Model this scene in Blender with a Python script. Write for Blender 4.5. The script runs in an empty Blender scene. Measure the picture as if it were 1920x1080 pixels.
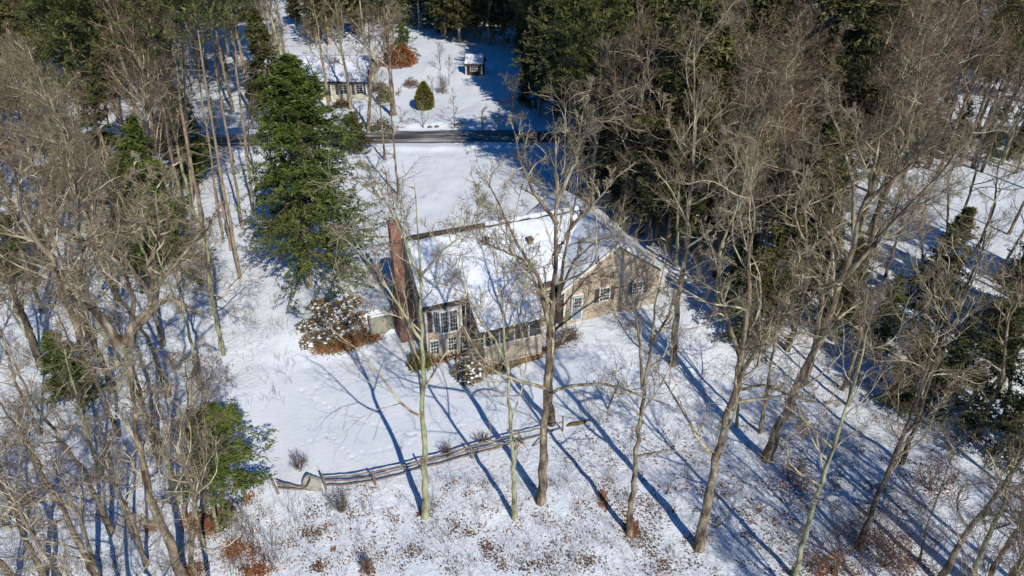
import bpy, math, numpy as np
from mathutils import Vector
PI = math.pi
SC = bpy.context.scene
COL = SC.collection
rng = np.random.default_rng(7)
# ------------------------------------------------------------------ camera model
F, PITCH, H = 1280., math.radians(31.9), 31.
CP, SP = math.cos(PITCH), math.sin(PITCH)
CAMP = np.array([0., 0., H])
def ray(px, py):
    u = (px - 960) / F; v = -(py - 540) / F
    return np.array([u, CP + v * SP, -SP + v * CP])
def un(px, py, z=0.):
    d = ray(px, py); return CAMP + d * ((z - H) / d[2])
def pr(p):
    q = np.asarray(p, float) - CAMP
    Z = q[..., 1] * CP - q[..., 2] * SP; U = q[..., 1] * SP + q[..., 2] * CP
    return 960 + F * q[..., 0] / Z, 540 - F * U / Z
# ------------------------------------------------------------------ house frame and terrain
TH = math.radians(21); CT, ST = math.cos(TH), math.sin(TH)
OX, OY = -6.3, 40.9
def to_uv(x, y):
    dx, dy = x - OX, y - OY; return dx * CT + dy * ST, -dx * ST + dy * CT
def from_uv(u, v): return OX + u * CT - v * ST, OY + u * ST + v * CT
def ss(x, a, b):
    t = np.clip((x - a) / (b - a), 0, 1); return t * t * (3 - 2 * t)
_tab = np.random.default_rng(3).random((256, 256))
def vnoise(x, y):
    xi = np.floor(x).astype(int); yi = np.floor(y).astype(int); fx = x - xi; fy = y - yi
    fx = fx * fx * (3 - 2 * fx); fy = fy * fy * (3 - 2 * fy)
    g = lambda a, b: _tab[a & 255, b & 255]
    return (g(xi, yi) * (1 - fx) + g(xi + 1, yi) * fx) * (1 - fy) + (g(xi, yi + 1) * (1 - fx) + g(xi + 1, yi + 1) * fx) * fy - .5
def road_y(x): return 85.3 + .045 * (x + 6)
def T0(x, y):
    x = np.asarray(x, float); y = np.asarray(y, float)
    u, v = to_uv(x, y)
    right = 1.75 * ss(u, 7.5, 11.5) * ss(v, -15, -2.5)
    bank_soft = ss(v, 2.0, 7.0); bank_wall = ss(v, 4.75, 5.3)
    k = ss(u, -4.3, -3.4) * (1 - ss(u, 9, 11))
    bank = 2.0 * (bank_soft * (1 - k) + bank_wall * k)
    wide = 1 - ss(-u, 4, 13); soft = ss(v, -6, 26)
    bank = bank * wide + 2.0 * soft * (1 - wide)
    wr_ = ss(u, 16, 40); right = right * (1 - wr_) + 1.4 * ss(v, -30, 10) * wr_; bank = bank * (1 - wr_) + 1.4 * ss(v, -30, 10) * wr_
    h = -1 + np.maximum(right, bank)
    h = h - .07 * np.clip(29 - y, 0, 12)
    rough = 1 - ss(x, -20, -16) * (1 - ss(x, 2, 6)) * ss(y, 28, 31) * (1 - ss(y, 44, 47))
    r = ss(np.abs(y - road_y(x)), 3.5, 6)
    h = h + (vnoise(x * .09 + 7, y * .09) * .8 * ss(np.hypot(x - 0, y - 44), 22, 40)
             + (vnoise(x * .35, y * .35) * .22 + vnoise(x * 1.1, y * 1.1) * .1 + vnoise(x * 2.7, y * 2.7) * .045) * (.12 + .88 * rough)) * r
    bk = np.abs(np.abs(y - road_y(x)) - 4.3)
    h = h + .4 * np.exp(-(bk / .75) ** 2) * (.7 + vnoise(x * .8, y * .8))
    return h
def tz(x, y): return float(T0(x, y))
def gp(px, py):
    z = -1.
    for _ in range(12):
        p = un(px, py, z); z = .5 * z + .5 * tz(p[0], p[1])
    p = un(px, py, z); return np.array([p[0], p[1], tz(p[0], p[1])])
def above(b, px, py):
    """3-D point on the pixel's ray that is nearest the vertical line through b"""
    d = ray(px, py); k = (d[0] * b[0] + d[1] * b[1]) / (d[0] ** 2 + d[1] ** 2)
    return CAMP + d * k
# ------------------------------------------------------------------ materials
def mat(name, rough=.85, spec=.25):
    m = bpy.data.materials.new(name); m.use_nodes = True
    b = m.node_tree.nodes['Principled BSDF']; b.inputs['Roughness'].default_value = rough
    b.inputs['Specular IOR Level'].default_value = spec
    return m, m.node_tree, b
def N(nt, t, **k):
    n = nt.nodes.new(t)
    for a, v in k.items():
        if a[0] == '_': n.inputs[a[1:].replace('_', ' ')].default_value = v
        else: setattr(n, a, v)
    return n
def noisecol(name, stops, scale=4., detail=5., rough=.85, bump=0., coord='Object', stretch=None, bscale=None, spec=.25, island=0., dist=.05):
    m, nt, b = mat(name, rough, spec); L = nt.links
    tc = N(nt, 'ShaderNodeTexCoord'); mp = N(nt, 'ShaderNodeMapping'); L.new(tc.outputs[coord], mp.inputs[0])
    if stretch: mp.inputs['Scale'].default_value = stretch
    n = N(nt, 'ShaderNodeTexNoise', _Scale=scale, _Detail=detail, _Roughness=.6); L.new(mp.outputs[0], n.inputs['Vector'])
    r = N(nt, 'ShaderNodeValToRGB'); e = r.color_ramp.elements
    while len(e) < len(stops): e.new(.5)
    for q, (p, c) in zip(e, stops): q.position = p; q.color = (*c, 1)
    src = n.outputs['Fac']
    if island:
        g = N(nt, 'ShaderNodeNewGeometry'); mr = N(nt, 'ShaderNodeMath', operation='MULTIPLY_ADD')
        L.new(g.outputs['Random Per Island'], mr.inputs[0]); mr.inputs[1].default_value = island
        ad = N(nt, 'ShaderNodeMath', operation='SUBTRACT'); L.new(n.outputs['Fac'], ad.inputs[0]); ad.inputs[1].default_value = island / 2
        L.new(ad.outputs[0], mr.inputs[2]); src = mr.outputs[0]
    L.new(src, r.inputs[0]); L.new(r.outputs[0], b.inputs['Base Color'])
    if bump:
        n2 = N(nt, 'ShaderNodeTexNoise', _Scale=bscale or scale * 3, _Detail=4.); L.new(mp.outputs[0], n2.inputs['Vector'])
        bp = N(nt, 'ShaderNodeBump', _Strength=bump, _Distance=dist); L.new(n2.outputs['Fac'], bp.inputs['Height']); L.new(bp.outputs[0], b.inputs['Normal'])
    return m
M = {}
SNOWC = (.80, .86, .95)
M['bark'] = noisecol('bark', [(.38, (.05, .038, .028)), (.47, (.16, .122, .085)), (.56, (.27, .22, .155)), (.67, (.48, .45, .33))], 2.6, 8, bump=.8, stretch=(1, 1, .35), dist=.04)
M['bark_lichen'] = noisecol('bark_lichen', [(.36, (.12, .1, .07)), (.46, (.28, .27, .16)), (.58, (.4, .42, .24)), (.68, (.52, .54, .38))], 2.4, 8, bump=.6, stretch=(1, 1, .4), dist=.03)
M['bark_dark'] = noisecol('bark_dark', [(.36, (.04, .03, .025)), (.52, (.11, .085, .065)), (.68, (.27, .24, .17))], 2.6, 8, bump=.9, stretch=(1, 1, .35), dist=.04)
M['bark_pine'] = noisecol('bark_pine', [(.3, (.15, .11, .08)), (.5, (.3, .24, .17)), (.7, (.42, .36, .26))], 5, 6, bump=.8, stretch=(1, 1, .3), dist=.04)
M['birch'] = noisecol('birch_bark', [(.34, (.1, .08, .06)), (.42, (.5, .46, .38)), (.7, (.66, .62, .54))], 5, 5, bump=.3, stretch=(.6, .6, 3))
M['limb'] = noisecol('limb_bark', [(.36, (.13, .1, .065)), (.48, (.34, .28, .19)), (.6, (.55, .50, .35))], 1.6, 6)
M['twig'] = noisecol('twig_bark', [(.35, (.085, .06, .042)), (.52, (.19, .142, .1)), (.70, (.36, .3, .21))], .6, 4)
M['twig_red'] = noisecol('twig_bark_reddish', [(.35, (.1, .066, .05)), (.55, (.22, .15, .112)), (.74, (.36, .28, .2))], .6, 4)
M['twig_pale'] = noisecol('twig_bark_pale', [(.35, (.13, .105, .07)), (.52, (.27, .225, .155)), (.7, (.46, .41, .29))], .6, 4)
def leafy(name, cols, island=.5, scale=.7):
    m = noisecol(name, [(.25, cols[0]), (.5, cols[1]), (.75, cols[2])], scale, 4, rough=.6, island=island, spec=.3); return m
M['hemlock'] = leafy('hemlock_needles', [(.03, .055, .012), (.075, .115, .02), (.16, .20, .04)])
M['pine'] = leafy('pine_needles', [(.03, .048, .012), (.085, .105, .022), (.15, .155, .045)])
M['dark_conifer'] = leafy('dark_needles', [(.035, .042, .015), (.085, .09, .03), (.17, .165, .06)])
M['olive'] = leafy('olive_needles', [(.06, .06, .01), (.12, .125, .018), (.2, .18, .03)])
M['rhodo'] = leafy('rhododendron_leaves', [(.07, .065, .03), (.17, .14, .06), (.3, .2, .12)], scale=1.5)
M['oakleaf'] = leafy('dry_leaves', [(.14, .045, .02), (.3, .12, .05), (.42, .2, .09)], scale=1.2)
M['brownleaf'] = leafy('withered_leaves', [(.08, .04, .025), (.17, .09, .05), (.27, .16, .09)], scale=1.2)
M['snowclump'] = noisecol('snow_clump', [(.3, SNOWC), (.7, (.86, .9, .96))], 3, 3, bump=.3)
# ground snow: clean on the lawn, flecked with litter in the woods
def snow_ground():  # noqa
    m, nt, b = mat('snow_ground', .7, .2); L = nt.links
    tc = N(nt, 'ShaderNodeTexCoord'); sx = N(nt, 'ShaderNodeSeparateXYZ'); L.new(tc.outputs['Object'], sx.inputs[0])
    def nz(s, d=5., r=.6):
        n = N(nt, 'ShaderNodeTexNoise', _Scale=s, _Detail=d, _Roughness=r); L.new(tc.outputs['Object'], n.inputs['Vector']); return n.outputs['Fac']
    def ramp(src, a, c):
        r = N(nt, 'ShaderNodeMapRange'); r.inputs['From Min'].default_value = a; r.inputs['From Max'].default_value = c; L.new(src, r.inputs['Value']); return r.outputs['Result']
    def mul(a, c):
        n = N(nt, 'ShaderNodeMath', operation='MULTIPLY'); L.new(a, n.inputs[0])
        if isinstance(c, float): n.inputs[1].default_value = c
        else: L.new(c, n.inputs[1])
        return n.outputs[0]
    at = N(nt, 'ShaderNodeAttribute', attribute_name='litter')
    specks = mul(ramp(nz(4.5, 8., .75), .55, .60), ramp(nz(.45, 4.), .43, .60))
    bits = ramp(nz(13., 3., .6), .63, .67)
    mx = N(nt, 'ShaderNodeMath', operation='MAXIMUM'); L.new(specks, mx.inputs[0]); L.new(bits, mx.inputs[1])
    f = mul(mul(mx.outputs[0], at.outputs['Fac']), .75)
    c0 = N(nt, 'ShaderNodeValToRGB'); c0.color_ramp.elements[0].position = .35; c0.color_ramp.elements[0].color = (.72, .79, .90, 1); c0.color_ramp.elements[1].position = .65; c0.color_ramp.elements[1].color = (*SNOWC, 1)
    L.new(nz(.5, 6.), c0.inputs[0])
    c1 = N(nt, 'ShaderNodeValToRGB'); c1.color_ramp.elements[0].color = (.12, .055, .03, 1); c1.color_ramp.elements[1].color = (.32, .2, .13, 1); L.new(nz(9.), c1.inputs[0])
    mi = N(nt, 'ShaderNodeMix', data_type='RGBA'); L.new(f, mi.inputs['Factor']); L.new(c0.outputs[0], mi.inputs['A']); L.new(c1.outputs[0], mi.inputs['B'])
    L.new(mi.outputs['Result'], b.inputs['Base Color'])
    bp = N(nt, 'ShaderNodeBump', _Strength=.75, _Distance=.16); L.new(mul(nz(3.2, 6., .65), ramp(at.outputs['Fac'], -.25, .6)), bp.inputs['Height'])
    L.new(bp.outputs[0], b.inputs['Normal'])
    return m
M['snow'] = snow_ground()
M['roofsnow'] = noisecol('roof_snow', [(.34, (.62, .68, .79)), (.62, (.75, .80, .89))], .9, 5, bump=.35, bscale=2.5, dist=.12)
M['shingle'] = noisecol('asphalt_shingles', [(.35, (.035, .03, .027)), (.65, (.11, .085, .07))], 6, 5, bump=.4)
M['trim'] = noisecol('white_trim', [(.3, (.62, .62, .6)), (.7, (.8, .8, .78))], 3, 3, rough=.5)
M['shutter'] = noisecol('dark_shutter', [(.3, (.05, .045, .05)), (.7, (.09, .08, .085))], 5, 3, rough=.6)
M['bluedoor'] = noisecol('blue_paint', [(.3, (.16, .27, .36)), (.7, (.22, .34, .43))], 3, 3, rough=.5)
M['wood_grey'] = noisecol('weathered_wood', [(.3, (.16, .14, .115)), (.6, (.33, .3, .26)), (.8, (.42, .4, .36))], 6, 5, stretch=(1, 1, 1), bump=.4)
M['rail'] = noisecol('fence_wood', [(.3, (.14, .1, .075)), (.6, (.28, .22, .17)), (.8, (.38, .33, .28))], 5, 5, bump=.4)
M['drum'] = noisecol('drum_metal', [(.3, (.28, .29, .26)), (.7, (.48, .48, .43))], 4, 4, rough=.55, bump=.2)
M['concrete'] = noisecol('old_concrete', [(.3, (.2, .21, .17)), (.55, (.33, .33, .26)), (.75, (.4, .38, .31))], 1.5, 6, bump=.3)
M['earth'] = noisecol('bare_earth', [(.3, (.07, .05, .02)), (.5, (.17, .12, .04)), (.7, (.3, .15, .07))], 3, 6, bump=.8)
M['metal'] = noisecol('dull_metal', [(.3, (.12, .12, .13)), (.7, (.25, .25, .26))], 4, 3, rough=.4)
M['brown_siding'] = noisecol('brown_boards', [(.3, (.035, .025, .02)), (.7, (.08, .055, .042))], 5, 4)
M['cream'] = noisecol('cream_boards', [(.3, (.5, .46, .36)), (.7, (.62, .58, .47))], 2, 4)
M['rock'] = noisecol('rock', [(.3, (.08, .075, .07)), (.7, (.22, .2, .19))], 3, 5, bump=.7)
def glass():
    m, nt, b = mat('window_glass', .06, .6); L = nt.links
    tc = N(nt, 'ShaderNodeTexCoord'); n = N(nt, 'ShaderNodeTexNoise', _Scale=1.3, _Detail=3.); L.new(tc.outputs['Object'], n.inputs['Vector'])
    r = N(nt, 'ShaderNodeValToRGB'); r.color_ramp.elements[0].color = (.012, .016, .022, 1); r.color_ramp.elements[1].color = (.10, .11, .12, 1)
    r.color_ramp.elements[0].position = .4; L.new(n.outputs['Fac'], r.inputs[0]); L.new(r.outputs[0], b.inputs['Base Color']); return m
M['glass'] = glass()
def shingles_wall():
    m, nt, b = mat('cedar_shingle_wall', .85); L = nt.links
    tc = N(nt, 'ShaderNodeTexCoord'); sp = N(nt, 'ShaderNodeSeparateXYZ'); L.new(tc.outputs['Object'], sp.inputs[0])
    ad = N(nt, 'ShaderNodeMath', operation='ADD'); L.new(sp.outputs[0], ad.inputs[0]); L.new(sp.outputs[1], ad.inputs[1])
    cb = N(nt, 'ShaderNodeCombineXYZ'); L.new(ad.outputs[0], cb.inputs[0]); L.new(sp.outputs[2], cb.inputs[1])
    br = N(nt, 'ShaderNodeTexBrick', offset=.5, _Scale=1.); L.new(cb.outputs[0], br.inputs['Vector'])
    br.inputs['Brick Width'].default_value = .18; br.inputs['Row Height'].default_value = .17; br.inputs['Mortar Size'].default_value = .008
    br.inputs['Color1'].default_value = (.54, .45, .345, 1); br.inputs['Color2'].default_value = (.64, .545, .425, 1); br.inputs['Mortar'].default_value = (.27, .22, .18, 1)
    n = N(nt, 'ShaderNodeTexNoise', _Scale=1.4, _Detail=6.); L.new(tc.outputs['Object'], n.inputs['Vector'])
    r = N(nt, 'ShaderNodeValToRGB'); r.color_ramp.elements[0].position = .35; r.color_ramp.elements[0].color = (.72, .7, .7, 1); r.color_ramp.elements[1].position = .65; r.color_ramp.elements[1].color = (1, 1, 1, 1)
    L.new(n.outputs['Fac'], r.inputs[0])
    mx = N(nt, 'ShaderNodeMix', data_type='RGBA', blend_type='MULTIPLY'); mx.inputs['Factor'].default_value = 1.
    L.new(br.outputs['Color'], mx.inputs['A']); L.new(r.outputs[0], mx.inputs['B']); L.new(mx.outputs['Result'], b.inputs['Base Color'])
    bp = N(nt, 'ShaderNodeBump', _Strength=.5, _Distance=.02); L.new(br.outputs['Fac'], bp.inputs['Height']); bp.invert = True; L.new(bp.outputs[0], b.inputs['Normal'])
    return m
M['wall'] = shingles_wall()
def brick():
    m, nt, b = mat('chimney_brick', .9); L = nt.links
    tc = N(nt, 'ShaderNodeTexCoord'); sp = N(nt, 'ShaderNodeSeparateXYZ'); L.new(tc.outputs['Object'], sp.inputs[0])
    ad = N(nt, 'ShaderNodeMath', operation='ADD'); L.new(sp.outputs[0], ad.inputs[0]); L.new(sp.outputs[1], ad.inputs[1])
    cb = N(nt, 'ShaderNodeCombineXYZ'); L.new(ad.outputs[0], cb.inputs[0]); L.new(sp.outputs[2], cb.inputs[1])
    br = N(nt, 'ShaderNodeTexBrick', offset=.5, _Scale=1.); L.new(cb.outputs[0], br.inputs['Vector'])
    br.inputs['Brick Width'].default_value = .22; br.inputs['Row Height'].default_value = .08; br.inputs['Mortar Size'].default_value = .01
    br.inputs['Color1'].default_value = (.29, .115, .08, 1); br.inputs['Color2'].default_value = (.18, .075, .055, 1); br.inputs['Mortar'].default_value = (.36, .26, .2, 1)
    L.new(br.outputs['Color'], b.inputs['Base Color'])
    bp = N(nt, 'ShaderNodeBump', _Strength=.5, _Distance=.02); L.new(br.outputs['Fac'], bp.inputs['Height']); bp.invert = True; L.new(bp.outputs[0], b.inputs['Normal'])
    return m
M['brick'] = brick()
def roadmat():
    m, nt, b = mat('wet_asphalt', .55, .4); L = nt.links
    tc = N(nt, 'ShaderNodeTexCoord'); mp = N(nt, 'ShaderNodeMapping'); mp.inputs['Scale'].default_value = (.10, 1.0, 1); L.new(tc.outputs['Object'], mp.inputs[0])
    n = N(nt, 'ShaderNodeTexNoise', _Scale=1.2, _Detail=6., _Roughness=.6); L.new(mp.outputs[0], n.inputs['Vector'])
    r = N(nt, 'ShaderNodeValToRGB'); e = r.color_ramp.elements; e.new(.5); e.new(.6)
    for q, (p, c) in zip(e, [(.36, (.045, .043, .045)), (.48, (.12, .11, .105)), (.55, (.3, .29, .29)), (.66, (.66, .7, .76))]): q.position = p; q.color = (*c, 1)
    L.new(n.outputs['Fac'], r.inputs[0]); L.new(r.outputs[0], b.inputs['Base Color']); return m
M['road'] = roadmat()
# ------------------------------------------------------------------ object helpers
def tag(o, label=None, cat=None, group=None, kind=None):
    if label: o['label'] = label
    if cat: o['category'] = cat
    if group: o['group'] = group
    if kind: o['kind'] = kind
    return o
def empty(name, loc, rz=0., label=None, cat=None, group=None):
    o = bpy.data.objects.new(name, None); o.location = loc; o.rotation_euler = (0, 0, rz); COL.objects.link(o)
    o.empty_display_size = .3
    return tag(o, label, cat, group)
def mesh_np(name, V, Fq, mats, parent=None, mi=None, smooth=True, tris=None):
    """V (n,3), Fq (m,4) quads, tris (k,3)"""
    me = bpy.data.meshes.new(name); V = np.asarray(V, np.float32)
    nq = 0 if Fq is None else len(Fq); nt_ = 0 if tris is None else len(tris)
    loops = []; 
    if nq: loops.append(np.asarray(Fq).ravel())
    if nt_: loops.append(np.asarray(tris).ravel())
    loops = np.concatenate(loops).astype(np.int32)
    tot = np.concatenate([np.full(nq, 4), np.full(nt_, 3)]).astype(np.int32)
    st = np.concatenate([[0], np.cumsum(tot)[:-1]]).astype(np.int32)
    me.vertices.add(len(V)); me.vertices.foreach_set('co', V.ravel())
    me.loops.add(len(loops)); me.loops.foreach_set('vertex_index', loops)
    me.polygons.add(len(tot)); me.polygons.foreach_set('loop_start', st); me.polygons.foreach_set('loop_total', tot)
    for m in mats: me.materials.append(m)
    if mi is not None: me.polygons.foreach_set('material_index', np.asarray(mi, np.int32))
    me.polygons.foreach_set('use_smooth', np.full(len(tot), smooth))
    me.update(calc_edges=True)
    o = bpy.data.objects.new(name, me); COL.objects.link(o); o.parent = parent
    return o
class MB:
    """collects polygons, builds one mesh object"""
    def __init__(s): s.v = []; s.f = []
    def poly(s, pts, faces):
        k = len(s.v); s.v += [tuple(map(float, p)) for p in pts]; s.f += [tuple(i + k for i in f) for f in faces]; return s
    def box(s, x0, x1, y0, y1, z0, z1):
        return s.poly([(x, y, z) for z in (z0, z1) for y in (y0, y1) for x in (x0, x1)], [(0, 2, 3, 1), (4, 5, 7, 6), (0, 1, 5, 4), (1, 3, 7, 5), (3, 2, 6, 7), (2, 0, 4, 6)])
    def prism(s, prof, axis, a, b):
        """profile of 2-D points extruded along axis ('u' or 'v')"""
        n = len(prof); P = []
        for t in (a, b):
            for p, z in prof: P.append((t, p, z) if axis == 'u' else (p, t, z))
        return s.poly(P, [tuple(range(n)), tuple(range(2 * n - 1, n - 1, -1))] + [(i, i + n, (i + 1) % n + n, (i + 1) % n) for i in range(n)])
    def tube(s, a, b, r, n=6, r2=None):
        a = Vector(a); b = Vector(b); d = (b - a).normalized(); x = d.orthogonal().normalized(); y = d.cross(x); r2 = r if r2 is None else r2
        P = [a + (x * math.cos(t) + y * math.sin(t)) * r for t in [2 * PI * i / n for i in range(n)]] + [b + (x * math.cos(t) + y * math.sin(t)) * r2 for t in [2 * PI * i / n for i in range(n)]]
        return s.poly(P, [tuple(range(n))[::-1], tuple(range(n, 2 * n))] + [(i, (i + 1) % n, (i + 1) % n + n, i + n) for i in range(n)])
    def build(s, name, m, parent=None, bevel=0., smooth=False):
        me = bpy.data.meshes.new(name); me.from_pydata(s.v, [], s.f); me.materials.append(m); me.update()
        import bmesh
        bm = bmesh.new(); bm.from_mesh(me); bmesh.ops.recalc_face_normals(bm, faces=bm.faces)
        if bevel: bmesh.ops.bevel(bm, geom=list(bm.edges), offset=bevel, segments=1, affect='EDGES', clamp_overlap=True)
        bm.to_mesh(me); bm.free()
        if smooth: me.polygons.foreach_set('use_smooth', [True] * len(me.polygons))
        o = bpy.data.objects.new(name, me); COL.objects.link(o); o.parent = parent; return o
def copy_tree(o, loc, rz, sc=1., **tags):
    c = o.copy(); COL.objects.link(c); c.location = loc; c.rotation_euler = (0, 0, rz); c.scale = (sc if not isinstance(sc, tuple) else sc[0],) * 2 + (sc if not isinstance(sc, tuple) else sc[1],)
    for ch in o.children:
        d = ch.copy(); COL.objects.link(d); d.parent = c
    return tag(c, **tags)
# ------------------------------------------------------------------ tree growing
def nrm(v): return v / np.maximum(np.linalg.norm(v, axis=-1, keepdims=True), 1e-9)
def tubes(P, R, s):
    Tn = nrm(np.gradient(P, axis=1)) if P.shape[1] > 1 else P
    ref = np.where(np.abs(Tn[..., 2:3]) > .9, np.array([1., 0, 0]), np.array([0., 0, 1]))
    A = nrm(np.cross(Tn, ref)); B = np.cross(Tn, A)
    th = np.arange(s) * 2 * PI / s
    V = P[:, :, None] + R[:, :, None, None] * (np.cos(th)[None, None, :, None] * A[:, :, None] + np.sin(th)[None, None, :, None] * B[:, :, None])
    n, K = P.shape[:2]
    base = (np.arange(n) * K * s)[:, None, None]; k = (np.arange(K - 1) * s)[None, :, None]; i = np.arange(s)[None, None, :]; j = (i + 1) % s
    a = base + k + i; b = base + k + j
    return V.reshape(-1, 3), np.stack([a, b, b + s, a + s], -1).reshape(-1, 4)
def kids(g, P, R, n, t0, t1, ang, lenr, K, up, jit, rr, rmin, bias=.45, lens=None, flat=0.):
    Np, Kp = P.shape[:2]
    Lp = np.linalg.norm(np.diff(P, axis=1), axis=2).sum(1)
    t = t0 + (t1 - t0) * (np.arange(n)[None] + g.random((Np, n))) / n
    f = t * (Kp - 1); i = np.clip(f.astype(int), 0, Kp - 2); f = f - i; r = np.arange(Np)[:, None]
    p = P[r, i] * (1 - f)[..., None] + P[r, i + 1] * f[..., None]
    rad = R[r, i] * (1 - f) + R[r, i + 1] * f
    tn = nrm(P[r, i + 1] - P[r, i])
    q = g.normal(size=tn.shape); q[..., 2] *= (1 - flat); q = nrm(q - (q * tn).sum(-1, keepdims=True) * tn)
    a = (ang * (1 + .3 * g.normal(size=t.shape)))[..., None]
    d = nrm(np.cos(a) * tn + np.sin(a) * q)
    L = (lens(t) if lens else Lp[:, None] * lenr * (1 - bias * (t - t0) / max(1e-6, t1 - t0))) * g.uniform(.65, 1.25, t.shape)
    p = p.reshape(-1, 3); d = d.reshape(-1, 3); L = L.reshape(-1); rad = rad.reshape(-1)
    out = np.empty((len(p), K, 3)); out[:, 0] = p; w = np.zeros_like(d)
    for k in range(1, K):
        w = .5 * w + jit * g.normal(size=d.shape); d = d + w; d[:, 2] += up; d = nrm(d)
        out[:, k] = out[:, k - 1] + d * (L / (K - 1))[:, None]
    r0 = np.maximum(np.minimum(rad * rr, .9 * rad), rmin)
    R2 = r0[:, None] * (1 - .72 * np.linspace(0, 1, K))[None] ; R2 = np.maximum(R2, rmin * .6)
    return out, R2
def resample(S, K):
    S = np.asarray(S, float); d = np.concatenate([[0], np.cumsum(np.linalg.norm(np.diff(S, axis=0), axis=1))])
    # Catmull-like smoothing through a dense linear resample then blur
    t = np.linspace(0, d[-1], K * 4); Q = np.stack([np.interp(t, d, S[:, i]) for i in range(3)], 1)
    for _ in range(3): Q[1:-1] = (Q[:-2] + 2 * Q[1:-1] + Q[2:]) / 4
    return Q[np.linspace(0, len(Q) - 1, K).astype(int)]
def bare_tree(name, loc, spines, radii, seed, label=None, cat='tree', group=None, n=(11, 6, 7, 5), crown=.45, L1=.36, gnarl=.13, up=.10, ang=.85,
              twr=.0095, trunk='bark', limb='limb', twig='twig', rz=0., fine=True, stubs=0, tip=.16):
    """spines: list of point lists relative to loc; the first is the stem"""
    g = np.random.default_rng(seed)
    root = empty(name, loc, rz, label, cat, group)
    TV, TF, k = [], [], 0; SP_, SR_ = [], []
    for S, r in zip(spines, radii):
        Q = resample(S, 26); Q[2:-1] += g.normal(size=(23, 3)) * .0022 * np.linalg.norm(Q[-1] - Q[0]) * np.array([1, 1, .2])
        t = np.linspace(0, 1, 26); R = r * ((1 - t) ** .8 * (1 - tip) + tip * (1 - t * .75))
        if S is spines[0]: R = R * (1 + .5 * np.exp(-t * 22))
        R = R * (1 + .05 * g.normal(size=26))
        v, f = tubes(Q[None], R[None], 9); v = v + g.normal(size=v.shape) * np.repeat(R, 9)[:, None] * .06; TV.append(v); TF.append(f + k); k += len(v); SP_.append(Q); SR_.append(R)
    mesh_np('trunk', np.concatenate(TV), np.concatenate(TF), [M[trunk]], root)
    P0 = np.stack(SP_); R0 = np.stack(SR_)
    Ht = np.linalg.norm(P0[0, -1] - P0[0, 0])
    lens = lambda t: Ht * L1 * (1 - .6 * (t - crown) / (1 - crown)) if len(spines) == 1 else np.linalg.norm(P0[:, -1] - P0[:, 0], axis=1)[:, None] * L1 * 1.15 * (1 - .5 * t)
    t0 = crown if len(spines) == 1 else .3
    Ls = []
    a = kids(g, P0, R0, n[0], t0, .985, ang, 0, 9, up, gnarl, .55, .028, lens=lens)
    b = kids(g, *a, n[1], .15, 1, .75, .55, 7, up * .8, gnarl * 1.2, .5, .014)
    c = kids(g, *b, n[2], .1, 1, .7, .58, 5, up * .7, gnarl * 1.4, .6, twr)
    Ls = [(a, 6, 0), (b, 4, 0), (c, 3, 1)]
    if fine and n[3]:
        d = kids(g, *c, n[3], .1, 1, .65, .65, 4, up * .5, gnarl * 1.4, .6, twr * .8); Ls.append((d, 3, 1))
    V, Fq, MI, k = [], [], [], 0
    for (P, R), s, m in Ls:
        v, f = tubes(P, R, s); V.append(v); Fq.append(f + k); MI.append(np.full(len(f), m)); k += len(v)
    mesh_np('crown', np.concatenate(V), np.concatenate(Fq), [M[limb], M[twig]], root, np.concatenate(MI))
    return root
def diamonds(C, D, L, W, g, tilt=.6):
    """pointed leaf faces at C along D"""
    n = len(C); D = nrm(D); q = g.normal(size=(n, 3)) * tilt + np.array([0, 0, 1.]); S = nrm(np.cross(D, q))
    U = np.cross(S, D); L = L[:, None]; W = W[:, None]
    V = np.stack([C, C + D * L * .45 + S * W + U * W * .2, C + D * L, C + D * L * .45 - S * W + U * W * .2], 1)
    return V.reshape(-1, 3), np.arange(n * 4).reshape(-1, 4)
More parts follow.
